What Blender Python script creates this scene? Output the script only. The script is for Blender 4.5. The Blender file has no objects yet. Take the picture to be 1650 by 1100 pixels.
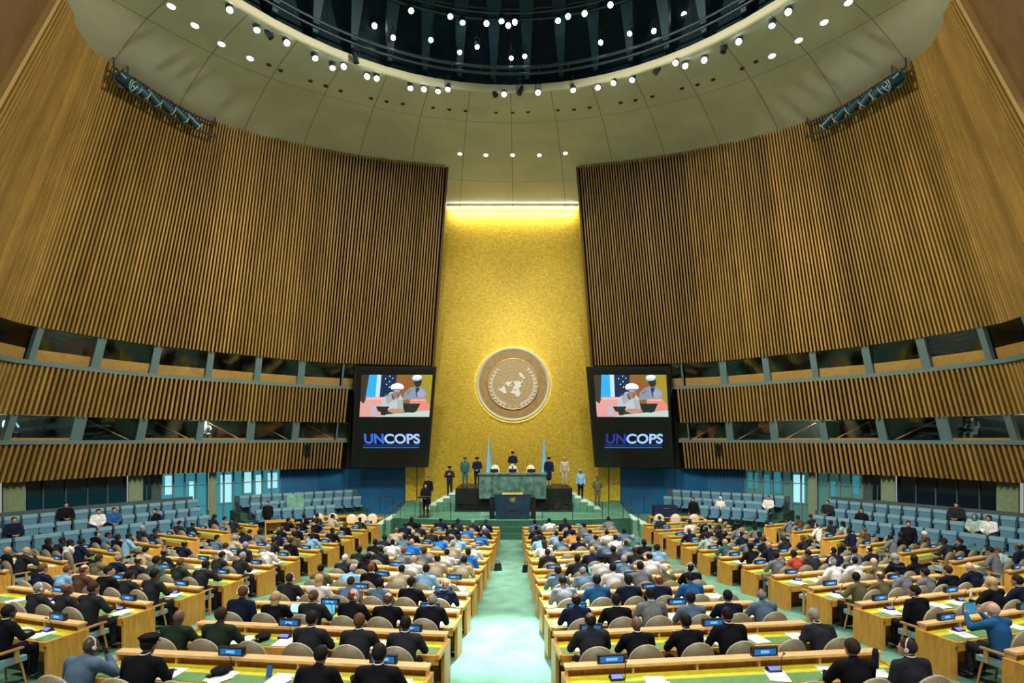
import bpy, math, random
from mathutils import Vector, Matrix
random.seed(11)
PI = math.pi
scene = bpy.context.scene
COL = scene.collection

# ------------------------------------------------------------------ camera
EYE = 5.15           # height of the lens above the floor in front of the stage
F = 840.0            # focal length in pixels of the 1650 wide frame
CX = 0.28
cam_d = bpy.data.cameras.new('camera'); cam = bpy.data.objects.new('camera', cam_d); COL.objects.link(cam)
cam.location = (CX, 0, EYE); cam.rotation_euler = (PI/2, 0, 0)
cam_d.sensor_width = 36; cam_d.lens = F*36/1650
cam_d.shift_x = -8/1650; cam_d.shift_y = 156/1650
cam_d.clip_start = .1; cam_d.clip_end = 200
scene.camera = cam

# ------------------------------------------------------------------ world, lights, exposure
w = bpy.data.worlds.new('world'); scene.world = w; w.use_nodes = True
w.node_tree.nodes['Background'].inputs[0].default_value = (.98, 1.0, .92, 1)
w.node_tree.nodes['Background'].inputs[1].default_value = .30
vs = scene.view_settings
vs.view_transform = 'Standard'; vs.look = 'None'; vs.gamma = 1; vs.use_curve_mapping = False
vs.exposure = 0.2
scene.cycles.caustics_reflective = False; scene.cycles.caustics_refractive = False

def lamp(kind, name, loc, target, power, color=(1,1,1), size=.25, cone=60, blend=.6):
    d = bpy.data.lights.new(name, kind); d.energy = power; d.color = color
    if kind == 'SPOT':
        d.spot_size = math.radians(cone); d.spot_blend = blend; d.shadow_soft_size = size
    elif kind == 'AREA':
        d.shape = 'RECTANGLE'; d.size = size[0]; d.size_y = size[1]
    else:
        d.shadow_soft_size = size
    o = bpy.data.objects.new(name, d); COL.objects.link(o); o.location = loc
    if target is not None:
        o.rotation_euler = (Vector(target)-Vector(loc)).to_track_quat('-Z', 'Y').to_euler()
    return o
OC = (0.0, 10.4); OR = 12.2; OZ = 20.1     # the round opening in the ceiling
def ring(a, r, z): return (OC[0]+r*math.sin(a), OC[1]+r*math.cos(a), z)
WARM = (1, .93, .78); COOL = (.86, .98, 1)
# lamps of the lighting rig in the opening, over the seats
for a, tx, ty, p, cone in ((-2.6,-9,12,6500,75),(-1.6,-12,19,7000,70),(-.9,-6,22,5500,70),(-.35,-3.2,13,8600,66),
                           (2.6,9,12,6500,75),(1.6,12,19,7000,70),(.9,6,22,5500,70),(.35,3.4,13,8600,66),(3.1,0,10,5000,80)):
    lamp('SPOT', 'seating_lamp', ring(a, 11.2, 20.6), (tx, ty, .8), p, (1,.98,.93), .3, cone)
lamp('SPOT', 'aisle_lamp', ring(.12, 10.8, 20.5), (.1, 11.2, .7), 95000, COOL, .2, 14, 1.0)
lamp('SPOT', 'aisle_lamp', ring(-.1, 10.9, 20.5), (.1, 18.5, .1), 5000, COOL, .2, 20, .95)
# on the gold wall and the stage
for x, tx, tz, p in ((-5,-2.5,6,2000),(5,2.5,6,2000),(-3,-1.5,15,700),(3,1.5,15,700),(0,0,3,2300)):
    lamp('SPOT', 'gold_wall_lamp', (x, 20.5, 19.8), (tx, 35, tz), p, (1,.95,.80), .25, 46, .9)
lamp('SPOT', 'stage_lamp', (-4.5, 20.8, 19.8), (-1.8, 28.8, 1.0), 5000, COOL, .2, 34)
lamp('SPOT', 'stage_lamp', (4.5, 20.8, 19.8), (1.8, 28.8, 1.0), 5000, COOL, .2, 34)
# on the slatted side walls
for s in (-1, 1):
    lamp('SPOT', 'wall_lamp', (s*-4, 13, 19.3), (s*19, 22, 8.5), 8300, WARM, .3, 90, .9)
    lamp('SPOT', 'wall_lamp', (s*-2, 14, 19.3), (s*11, 32, 7), 6600, (1,.95,.78), .3, 76, .9)
    lamp('SPOT', 'wall_lamp', (s*3, 16, 19.3), (s*18, 27, 4.5), 6000, (1,.96,.80), .3, 70, .9)

# ------------------------------------------------------------------ mesh helpers
class MB:
    def __init__(s): s.v = []; s.f = []; s.m = []; s.sm = []; s.c = []; s.cur = 0; s.tone = .5
    def add(s, vs_, fs, smooth=False, M=None):
        b = len(s.v)
        if M is not None: vs_ = [M @ Vector(p) for p in vs_]
        s.v.extend([tuple(p) for p in vs_])
        for f in fs: s.f.append([b+i for i in f]); s.m.append(s.cur); s.sm.append(smooth); s.c.append(s.tone)
        return s
    def box(s, a, b, M=None, taper=1.0):
        x0,y0,z0 = a; x1,y1,z1 = b
        cx,cy = (x0+x1)/2,(y0+y1)/2; t = taper
        top = [(cx+(x-cx)*t, cy+(y-cy)*t, z1) for x,y in ((x0,y0),(x1,y0),(x1,y1),(x0,y1))]
        return s.add([(x0,y0,z0),(x1,y0,z0),(x1,y1,z0),(x0,y1,z0)]+top,
                     [(3,2,1,0),(4,5,6,7),(0,1,5,4),(1,2,6,5),(2,3,7,6),(3,0,4,7)], M=M)
    def hexa(s, b4, t4):
        return s.add(list(b4)+list(t4), [(3,2,1,0),(4,5,6,7),(0,1,5,4),(1,2,6,5),(2,3,7,6),(3,0,4,7)])
    def cyl(s, p, q, r0, r1=None, n=10, smooth=True, caps=True, M=None):
        p = Vector(p); q = Vector(q); r1 = r0 if r1 is None else r1
        d = (q-p).normalized(); a = d.orthogonal().normalized(); b = d.cross(a)
        V = []
        for c, r in ((p,r0),(q,r1)):
            for i in range(n):
                t = 2*PI*i/n; V.append(c+a*(r*math.cos(t))+b*(r*math.sin(t)))
        fs = [(i,(i+1)%n,n+(i+1)%n,n+i) for i in range(n)]
        s.add(V, fs, smooth, M)
        if caps:
            s.add(V[:n], [tuple(range(n-1,-1,-1))], False, M); s.add(V[n:], [tuple(range(n))], False, M)
        return s
    def tube(s, pts, r, n=6, M=None):
        for a, b in zip(pts, pts[1:]): s.cyl(a, b, r, r, n, caps=True, M=M)
        return s
    def ell(s, c, r, n=12, m=8, M=None, keep=None):
        c = Vector(c); V = []; F_ = []
        for j in range(m+1):
            ph = PI*j/m
            for i in range(n):
                th = 2*PI*i/n
                V.append((c.x+r[0]*math.sin(ph)*math.cos(th), c.y+r[1]*math.sin(ph)*math.sin(th), c.z+r[2]*math.cos(ph)))
        for j in range(m):
            for i in range(n):
                f = (j*n+i, (j+1)*n+i, (j+1)*n+(i+1)%n, j*n+(i+1)%n)
                if keep is None or keep(sum((Vector(V[k]) for k in f), Vector())/4): F_.append(f)
        return s.add(V, F_, True, M)
    def prism(s, poly, d, M=None):      # polygon in XZ, thickness along +Y
        n = len(poly)
        V = [(x,0,z) for x,z in poly]+[(x,d,z) for x,z in poly]
        return s.add(V, [tuple(range(n)), tuple(range(2*n-1,n-1,-1))]+[(i,i+n,(i+1)%n+n,(i+1)%n) for i in range(n)], M=M)
    def torus(s, c, R, r, n=48, k=6, a0=0, a1=2*PI, axis='z', M=None):
        V = []; closed = abs(a1-a0-2*PI) < 1e-6; N = n if closed else n+1
        for i in range(N):
            t = a0+(a1-a0)*i/n
            for j in range(k):
                q = 2*PI*j/k; rr = R+r*math.cos(q); zz = r*math.sin(q)
                if axis == 'z': V.append((c[0]+rr*math.cos(t), c[1]+rr*math.sin(t), c[2]+zz))
                else: V.append((c[0]+rr*math.cos(t), c[1]+zz, c[2]+rr*math.sin(t)))
        F_ = []
        for i in range(n):
            for j in range(k):
                F_.append((i*k+j, ((i+1)%N)*k+j, ((i+1)%N)*k+(j+1)%k, i*k+(j+1)%k))
        return s.add(V, F_, True, M)
    def data(s, name, mats, tone=False):
        me = bpy.data.meshes.new(name); me.from_pydata(s.v, [], s.f); me.update()
        for m in (mats if isinstance(mats, (list, tuple)) else [mats]): me.materials.append(m)
        me.polygons.foreach_set('material_index', s.m); me.polygons.foreach_set('use_smooth', s.sm)
        if tone:
            at = me.attributes.new('tone', 'FLOAT', 'FACE'); at.data.foreach_set('value', s.c)
        return me
    def build(s, name, mats, parent=None, loc=None, rot=None, tone=False):
        return link(name, s.data(name, mats, tone), parent, loc, rot)
def link(name, data, parent=None, loc=None, rot=None, mats=None):
    o = bpy.data.objects.new(name, data); COL.objects.link(o)
    if parent is not None: o.parent = parent
    if loc is not None: o.location = loc
    if rot is not None: o.rotation_euler = rot
    if mats is not None:
        for i, m in enumerate(mats if isinstance(mats, (list, tuple)) else [mats]):
            o.material_slots[i].link = 'OBJECT'; o.material_slots[i].material = m
    return o
def tag(o, label=None, cat=None, group=None, kind=None):
    if label: o['label'] = label
    if cat: o['category'] = cat
    if group: o['group'] = group
    if kind: o['kind'] = kind
    return o
def thing(name, label, cat, loc=(0,0,0), rz=0, group=None):
    o = bpy.data.objects.new(name, None); COL.objects.link(o); o.empty_display_size = .2
    o.location = loc; o.rotation_euler = (0,0,rz)
    return tag(o, label, cat, group)
def struct(o): o['kind'] = 'structure'; return o
def children_of(root): return KIDS.get(root.name, [])
ORD = ['zeroth','first','second','third','fourth','fifth','sixth','seventh','eighth','ninth','tenth','eleventh','twelfth','thirteenth','fourteenth',
       'fifteenth','sixteenth','seventeenth','eighteenth','nineteenth','twentieth','twenty-first','twenty-second','twenty-third','twenty-fourth',
       'twenty-fifth','twenty-sixth','twenty-seventh','twenty-eighth','twenty-ninth','thirtieth','thirty-first','thirty-second','thirty-third']

# ------------------------------------------------------------------ materials
def mat(name, col, rough=.6, metal=0, noise=0, nscale=8, bump=0, emit=0, spec=None, tone=0, alpha=None, stretch=None, col2=None):
    m = bpy.data.materials.new(name); m.use_nodes = True
    nt = m.node_tree; b = nt.nodes['Principled BSDF']
    b.inputs['Base Color'].default_value = (*col, 1); b.inputs['Roughness'].default_value = rough; b.inputs['Metallic'].default_value = metal
    if spec is not None: b.inputs['Specular IOR Level'].default_value = spec
    if emit:
        b.inputs['Emission Color'].default_value = (*col, 1); b.inputs['Emission Strength'].default_value = emit
    if noise or bump:
        tc = nt.nodes.new('ShaderNodeTexCoord'); mp = nt.nodes.new('ShaderNodeMapping'); nz = nt.nodes.new('ShaderNodeTexNoise')
        nt.links.new(tc.outputs['Object'], mp.inputs[0]); nt.links.new(mp.outputs[0], nz.inputs['Vector'])
        if stretch: mp.inputs['Scale'].default_value = stretch
        nz.inputs['Scale'].default_value = nscale; nz.inputs['Detail'].default_value = 5
    if noise:
        mx = nt.nodes.new('ShaderNodeMix'); mx.data_type = 'RGBA'
        c2 = col2 or tuple(c*(1-noise) for c in col)
        mx.inputs[6].default_value = (*c2, 1); mx.inputs[7].default_value = (*[min(1, c*(1+noise*.6)) for c in col], 1)
        cr = nt.nodes.new('ShaderNodeMapRange'); cr.inputs[1].default_value = .33; cr.inputs[2].default_value = .67
        nt.links.new(nz.outputs[0], cr.inputs[0]); nt.links.new(cr.outputs[0], mx.inputs[0]); nt.links.new(mx.outputs[2], b.inputs['Base Color'])
    if tone:
        at = nt.nodes.new('ShaderNodeAttribute'); at.attribute_name = 'tone'
        hs = nt.nodes.new('ShaderNodeHueSaturation')
        mr = nt.nodes.new('ShaderNodeMapRange'); mr.inputs[3].default_value = 1-tone; mr.inputs[4].default_value = 1+tone
        nt.links.new(at.outputs['Fac'], mr.inputs[0]); nt.links.new(mr.outputs[0], hs.inputs['Value'])
        src = mx.outputs[2] if noise else None
        if src: nt.links.new(src, hs.inputs['Color'])
        else: hs.inputs['Color'].default_value = (*col, 1)
        nt.links.new(hs.outputs[0], b.inputs['Base Color'])
    if bump:
        bp = nt.nodes.new('ShaderNodeBump'); bp.inputs['Strength'].default_value = bump; bp.inputs['Distance'].default_value = .02
        nt.links.new(nz.outputs[0], bp.inputs['Height']); nt.links.new(bp.outputs[0], b.inputs['Normal'])
    return m
def glow(name, col, s):
    m = bpy.data.materials.new(name); m.use_nodes = True; b = m.node_tree.nodes['Principled BSDF']
    b.inputs['Base Color'].default_value = (*[c*.3 for c in col], 1); b.inputs['Roughness'].default_value = .4
    b.inputs['Emission Color'].default_value = (*col, 1); b.inputs['Emission Strength'].default_value = s
    return m
M = {}
M['slat'] = mat('slat_wood', (.42,.25,.066), .5, noise=.16, nscale=2, stretch=(1,1,.06), tone=.26, spec=.3)
M['slat_back'] = mat('slat_backing', (.008,.006,.003), .95, spec=.1)
M['smooth_wood'] = mat('smooth_wood', (.17,.09,.028), .45, noise=.2, nscale=2, stretch=(1,1,.3))
M['wood'] = mat('desk_wood', (.68,.32,.05), .35, noise=.22, nscale=5, stretch=(4,4,.6))
M['rail'] = mat('rail_wood', (.74,.46,.20), .35, noise=.15, nscale=6, stretch=(1,6,1))
M['counter'] = mat('counter_wood', (.85,.34,.09), .5, noise=.12)
M['teal'] = mat('teal_metal', (.13,.21,.22), .45)
M['dark'] = mat('dark_interior', (.016,.020,.018), .8)
M['dark2'] = mat('booth_wall', (.075,.085,.07), .8, noise=.3, nscale=1)
M['black'] = mat('black_plastic', (.010,.011,.013), .4)
M['leather_green'] = mat('green_leather', (.13,.27,.09), .45, noise=.15)
M['leather_painted_glow'] = mat('painted_glow_leather', (.62,.58,.03), .4, noise=.15)  # green desk leather with the lamplight near the rail painted in as yellow
M['shell'] = mat('taupe_shell', (.20,.17,.10), .5, noise=.12, nscale=20)
M['shell_edge'] = mat('pale_piping', (.42,.37,.24), .5)
M['seat_blue'] = mat('blue_cushion', (.24,.42,.46), .7, noise=.12, nscale=20)
M['gseat'] = mat('blue_gallery_fabric', (.075,.19,.27), .75, noise=.15, nscale=14)
M['gseat_shell'] = mat('gallery_seat_shell', (.05,.10,.13), .5)
M['gcover'] = mat('seat_top_cover', (.17,.31,.37), .7)
M['chair_wood'] = mat('chair_wood', (.50,.28,.09), .4)
M['cream'] = mat('cream_leather', (.66,.55,.36), .5)
M['paper'] = mat('paper', (.80,.80,.77), .7)
M['paper_print'] = mat('printed_paper', (.62,.63,.66), .7, noise=.4, nscale=30)
M['plate_screen'] = glow('plate_screen', (.012,.13,.42), .8)
M['plate_text'] = glow('plate_letters', (.16,.48,.95), 1.1)
M['console_screen'] = glow('console_screen', (.18,.22,.75), 1.0)
M['laptop_cyan'] = glow('laptop_screen', (.10,.50,.62), 1.0)
M['laptop_pale'] = glow('pale_laptop_screen', (.45,.72,.78), 1.0)
M['metal'] = mat('brushed_metal', (.45,.45,.43), .35, metal=.8)
M['lamp_white'] = glow('lamp_lens', (.92,1,1), 14)
M['down_white'] = glow('downlight_lens', (1,1,.94), 9)
M['spot_body'] = mat('spotlight_housing', (.025,.055,.075), .35, metal=.3)
M['spot_teal'] = mat('teal_spot_housing', (.025,.075,.10), .35, metal=.3)
M['truss'] = mat('truss_steel', (.045,.075,.085), .45, metal=.4)
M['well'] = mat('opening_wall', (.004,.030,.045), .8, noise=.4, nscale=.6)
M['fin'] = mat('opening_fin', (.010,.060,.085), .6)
M['marble'] = mat('green_marble', (.085,.16,.125), .3, noise=.6, nscale=3.2, col2=(.025,.07,.05))
M['black_marble'] = mat('black_marble', (.010,.011,.011), .45, noise=.5, nscale=3, spec=.25)
M['navy_marble'] = mat('navy_panel', (.008,.028,.055), .35, noise=.4, nscale=3)
M['blue_wall'] = mat('blue_wall', (.003,.12,.29), .6, noise=.25, nscale=.5)
M['bluegrey'] = mat('low_wall', (.045,.075,.08), .6)
M['column'] = mat('column_stone', (.20,.27,.15), .6, noise=.15)
M['glass'] = mat('glass', (.55,.75,.75), .03, spec=.6)
M['door_glow'] = glow('daylit_lobby', (.05,.36,.46), .45)
M['door_pale'] = glow('daylit_window', (.40,.82,.90), .8)
M['teal_glass'] = mat('dark_teal_glass', (.006,.035,.05), .12, spec=.6)
M['navyglass'] = mat('dark_navy_glass', (.006,.014,.022), .12, spec=.6)
M['screen_black'] = mat('screen_black', (.006,.007,.008), .3)
M['white'] = mat('white_paint', (.80,.80,.76), .5)
M['emblem_white'] = mat('emblem_silver', (.86,.85,.80), .35)
M['emblem_line'] = mat('emblem_line', (.72,.62,.42), .4)
M['emblem_disc'] = mat('emblem_disc', (.50,.36,.17), .5, noise=.15)
M['emblem_wood'] = mat('emblem_wood', (.42,.26,.10), .5, noise=.2, nscale=3)
M['emblem_ring'] = mat('emblem_outer_ring', (.80,.76,.52), .35)
M['flag_blue'] = mat('flag_blue', (.25,.55,.75), .7, noise=.3, nscale=6, stretch=(4,4,.3))
M['gold_trim'] = mat('gold_trim', (.85,.60,.15), .3, metal=.5)
M['step_white'] = mat('stair_edge', (.55,.72,.62), .6)
M['shoe'] = mat('shoe_black', (.012,.012,.012), .4)
M['skin0'] = mat('skin_fair', (.60,.36,.25), .5)
M['skin1'] = mat('skin_tan', (.40,.22,.13), .5)
M['skin2'] = mat('skin_brown', (.17,.085,.05), .5)
M['skin3'] = mat('skin_dark', (.07,.036,.024), .5)
HAIRC = {'black':(.012,.010,.010),'dark brown':(.04,.022,.014),'brown':(.12,.06,.03),'grey':(.30,.29,.27),'white':(.62,.60,.56),'blond':(.50,.34,.16),'auburn':(.20,.05,.02)}
for k, c in HAIRC.items(): M['hair_'+k] = mat('hair_'+k.replace(' ','_'), c, .7, spec=.15, noise=.35, nscale=60)
CLOTH = {'black':(.007,.007,.010),'navy':(.008,.013,.034),'charcoal':(.020,.022,.027),'dark green':(.018,.035,.020),'grey':(.16,.17,.18),'blue-grey':(.10,.16,.23),
         'white':(.72,.71,.68),'beige':(.46,.38,.25),'light blue':(.22,.42,.62),'bright blue':(.02,.16,.55),'blue':(.02,.10,.25),'olive':(.12,.11,.05),
         'orange':(.75,.28,.03),'red':(.42,.06,.03),'pink':(.50,.20,.18),'teal':(.05,.12,.12),'brown':(.09,.05,.03),'lilac':(.36,.30,.50),'mint':(.35,.48,.40)}
for k, c in CLOTH.items(): M['cloth_'+k] = mat('cloth_'+k.replace(' ','_').replace('-','_'), c, .9, spec=.12, noise=.22, nscale=9, bump=.5)

# glass that lets the booths show: thin mix of transparent and gloss
def clear_glass(name, tint, mixf=.12):
    m = bpy.data.materials.new(name); m.use_nodes = True; nt = m.node_tree; nt.nodes.clear()
    o = nt.nodes.new('ShaderNodeOutputMaterial'); a = nt.nodes.new('ShaderNodeBsdfTransparent'); b = nt.nodes.new('ShaderNodeBsdfGlossy')
    mx = nt.nodes.new('ShaderNodeMixShader'); mx.inputs[0].default_value = mixf
    a.inputs[0].default_value = (*tint, 1); b.inputs['Roughness'].default_value = .05
    nt.links.new(a.outputs[0], mx.inputs[1]); nt.links.new(b.outputs[0], mx.inputs[2]); nt.links.new(mx.outputs[0], o.inputs[0])
    return m
M['pane'] = clear_glass('booth_glass', (.75,.9,.88), .07)
M['rail_glass'] = clear_glass('rail_glass', (.85,.97,.92), .08)

# gold leaf wall: small leaf squares in slightly different golds
def gold_leaf():
    m = bpy.data.materials.new('gold_leaf'); m.use_nodes = True; nt = m.node_tree; b = nt.nodes['Principled BSDF']
    tc = nt.nodes.new('ShaderNodeTexCoord'); mp = nt.nodes.new('ShaderNodeMapping'); mp.inputs['Scale'].default_value = (5,1,7.5)
    v = nt.nodes.new('ShaderNodeTexVoronoi'); v.inputs['Scale'].default_value = 2.2
    n = nt.nodes.new('ShaderNodeTexNoise'); n.inputs['Scale'].default_value = 1.1; n.inputs['Detail'].default_value = 8
    nt.links.new(tc.outputs['Object'], mp.inputs[0]); nt.links.new(mp.outputs[0], v.inputs['Vector']); nt.links.new(mp.outputs[0], n.inputs['Vector'])
    mx = nt.nodes.new('ShaderNodeMix'); mx.data_type = 'RGBA'
    mx.inputs[6].default_value = (.54,.335,.010,1); mx.inputs[7].default_value = (.84,.61,.075,1)
    md = nt.nodes.new('ShaderNodeMath'); md.operation = 'MULTIPLY_ADD'; md.inputs[1].default_value = .35; 
    mr = nt.nodes.new('ShaderNodeMapRange'); mr.inputs[1].default_value = .3; mr.inputs[2].default_value = .7; mr.inputs[4].default_value = .75
    nt.links.new(n.outputs[0], mr.inputs[0]); nt.links.new(v.outputs['Color'], md.inputs[0]); nt.links.new(mr.outputs[0], md.inputs[2])
    nt.links.new(md.outputs[0], mx.inputs[0]); nt.links.new(mx.outputs[2], b.inputs['Base Color'])
    b.inputs['Metallic'].default_value = .35; b.inputs['Roughness'].default_value = .42
    bp = nt.nodes.new('ShaderNodeBump'); bp.inputs['Strength'].default_value = .3; bp.inputs['Distance'].default_value = .02
    nt.links.new(n.outputs[0], bp.inputs['Height']); nt.links.new(bp.outputs[0], b.inputs['Normal'])
    return m
M['gold'] = gold_leaf()

# ceiling plaster with ring and radial panel joints around the opening
def ceiling_mat():
    m = mat('ceiling_panels', (.64,.645,.52), .8, noise=.10, nscale=.5)
    nt = m.node_tree; b = nt.nodes['Principled BSDF']
    tc = nt.nodes.new('ShaderNodeTexCoord'); sp = nt.nodes.new('ShaderNodeSeparateXYZ'); nt.links.new(tc.outputs['Object'], sp.inputs[0])
    def mth(op, a, b_=None):
        n = nt.nodes.new('ShaderNodeMath'); n.operation = op
        for i, q in enumerate((a, b_)):
            if q is None: continue
            if isinstance(q, (int, float)): n.inputs[i].default_value = q
            else: nt.links.new(q, n.inputs[i])
        return n.outputs[0]
    X = sp.outputs[0]; Y = mth('SUBTRACT', sp.outputs[1], OC[1])
    r = mth('SQRT', mth('ADD', mth('MULTIPLY', X, X), mth('MULTIPLY', Y, Y)))
    an = mth('ARCTAN2', X, Y)
    fr = mth('ABSOLUTE', mth('SUBTRACT', mth('FRACT', mth('DIVIDE', mth('SUBTRACT', r, 15.55), 6.6)), .5))
    lr = mth('GREATER_THAN', fr, .4965)
    st = 2*PI/44
    fa = mth('ABSOLUTE', mth('SUBTRACT', mth('FRACT', mth('ADD', mth('DIVIDE', an, st), .5)), .5))
    la = mth('LESS_THAN', mth('MULTIPLY', fa, mth('MULTIPLY', r, st)), .022)
    line = mth('MAXIMUM', lr, la)
    src = b.inputs['Base Color'].links[0].from_socket
    mx = nt.nodes.new('ShaderNodeMix'); mx.data_type = 'RGBA'; mx.inputs[7].default_value = (.34,.33,.22,1)
    nt.links.new(src, mx.inputs[6]); nt.links.new(line, mx.inputs[0]); nt.links.new(mx.outputs[2], b.inputs['Base Color'])
    return m
M['ceiling'] = ceiling_mat()
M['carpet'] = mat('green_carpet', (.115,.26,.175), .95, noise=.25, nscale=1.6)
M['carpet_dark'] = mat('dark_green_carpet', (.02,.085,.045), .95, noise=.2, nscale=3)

# ------------------------------------------------------------------ floor
def fz(y): return .0412*(22-y)**1.213 if y < 22 else 0.0
mb = MB(); ys = [-3+.5*i for i in range(51)]+[24,28,33,37.5]
V = []; 
for y in ys:
    for x in (-27,-14,0,14,27): V.append((x,y,fz(y)))
mb.add(V, [(i*5+j, i*5+j+1, (i+1)*5+j+1, (i+1)*5+j) for i in range(len(ys)-1) for j in range(4)], True)
struct(mb.build('floor', M['carpet']))

# ------------------------------------------------------------------ leaning curved side walls
CB = [(-18.0,2),(-17.4,9),(-16.7,14.3),(-18.3,17.1),(-19.8,20.2),(-20.0,22.3),(-18.4,26.2),(-15.8,29.0),(-12.4,32.1),(-9.0,33.3),(-5.1,34.0)]
CT = [(-13.6,2,19.75),(-14.0,11.5,19.75),(-14.75,17.0,19.75),(-15.45,18.5,19.75),(-15.8,19.8,19.75),(-15.6,20.9,19.8),(-14.6,23.95,19.95),(-12.8,26.1,20.25),(-9.9,28.5,20.75),(-6.9,30.0,21.05),(-3.8,31.0,21.24)]
ZB = 9.85
def cr(P, t):
    n = len(P)-1; t = max(0, min(n-1e-6, t)); i = int(t); u = t-i
    a = Vector(P[max(i-1,0)]); b = Vector(P[i]); c = Vector(P[i+1]); d = Vector(P[min(i+2,n)])
    return .5*((2*b)+(c-a)*u+(2*a-5*b+4*c-d)*u*u+(-a+3*b-3*c+d)*u**3)
def wall(t, z, off=0, s=1):
    """point of the leaning wall at station t, height z, OFF metres into the hall"""
    b = cr(CB, t); T = cr(CT, t)
    k = (z-ZB)/(T.z-ZB)
    p = Vector((b.x+(T.x-b.x)*k, b.y+(T.y-b.y)*k, z))
    if off:
        b2 = cr(CB, t+.03); b1 = cr(CB, t-.03); tg = Vector((b2.x-b1.x, b2.y-b1.y, 0)).normalized()
        n = Vector((tg.y, -tg.x, 0)); p += n*off
    if s < 0: pass
    return Vector((p.x*s, p.y, p.z))
def topz(t): return cr(CT, t).z
def stations(t0, t1, step, z=ZB):
    out = [t0]; t = t0; last = wall(t0, z); acc = 0
    while t < t1:
        t += .002; p = wall(t, z); acc += (p-last).length; last = p
        if acc >= step: out.append(t); acc = 0
    return out
SIDES = ((1,'left'),(-1,'right'))
def slat_band(s, ts, z0, z1f, w=.47, depth=.30):
    mb = MB(); tone = .5
    D0 = depth
    for i in range(len(ts)-1):
        depth = .07+(D0-.07)*min(1, max(0, (ts[i]-3.6)/2.6))      # the bars get shallower towards the rear
        dt = (ts[i+1]-ts[i])*w; a, b = ts[i], ts[i]+dt; z1 = z1f(a) if callable(z1f) else z1f
        if i % 5 == 0: base = random.random()
        mb.tone = min(1, max(0, .45*base+.55*random.random()))
        mb.hexa((wall(a,z0,0,s),wall(b,z0,0,s),wall(b,z0,depth,s),wall(a,z0,depth,s)),
                (wall(a,z1,0,s),wall(b,z1,0,s),wall(b,z1,depth,s),wall(a,z1,depth,s)))
    return mb
def skin_strip(s, t0, t1, z0, z1f, off, n=40):
    mb = MB(); V = []
    for i in range(n+1):
        t = t0+(t1-t0)*i/n; z1 = z1f(t) if callable(z1f) else z1f
        V += [wall(t,z0,off,s), wall(t,z1,off,s)]
    mb.add(V, [(2*i,2*i+1,2*i+3,2*i+2) for i in range(n)], True); return mb
T_END, T_LOW = 10.0, 8.72
Z1, Z2, Z3, Z4 = 3.15, 4.89, 6.18, 8.32
for s, sn in SIDES:
    root = MB(); 
    up = stations(2.0, T_END-.002, .175)
    o = struct(slat_band(s, up, ZB, lambda t: topz(t)+.05).build('wall_'+sn, M['slat'], tone=True))
    struct(skin_strip(s, 2.0, T_END-.01, ZB, lambda t: topz(t)+.1, -.04, 90).build('wall_backing', M['slat_back'], o))
    for z0, z1 in ((Z1,Z2),(Z3,Z4)):
        lo = stations(2.4, T_LOW, .20, ZB)
        struct(slat_band(s, lo, z0, z1).build('wall_slats', M['slat'], o, tone=True))
        struct(skin_strip(s, 2.4, T_LOW, z0, z1, -.04, 70).build('wall_backing', M['slat_back'], o))
    struct(skin_strip(s, 0, 2.0, ZB-6, lambda t: topz(t)+.05, .02, 20).build('wall_smooth_panel', M['smooth_wood'], o))
    mb = MB(); mb.hexa((wall(1.985,2,0,s),wall(2.015,2,0,s),wall(2.015,2,.25,s),wall(1.985,2,.25,s)),
                       (wall(1.985,19.8,0,s),wall(2.015,19.8,0,s),wall(2.015,19.8,.25,s),wall(1.985,19.8,.25,s)))
    struct(mb.build('wall_edge_strip', mat('pale_edge_'+sn,(.50,.33,.13),.5), o))
    # end return of the slatted wall next to the gold wall
    mb = MB(); a0 = wall(T_END,ZB,.12,s); a1 = wall(T_END,21.24,.12,s)
    mb.hexa((a0, a0+Vector((0,.12,0)), a0+Vector((-.15*s,.12,0)), a0+Vector((-.15*s,0,0))), (a1, a1+Vector((0,.12,0)), a1+Vector((-.12*s,.12,0)), a1+Vector((-.12*s,0,0))))
    struct(mb.build('wall_end', M['smooth_wood'], o))
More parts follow.
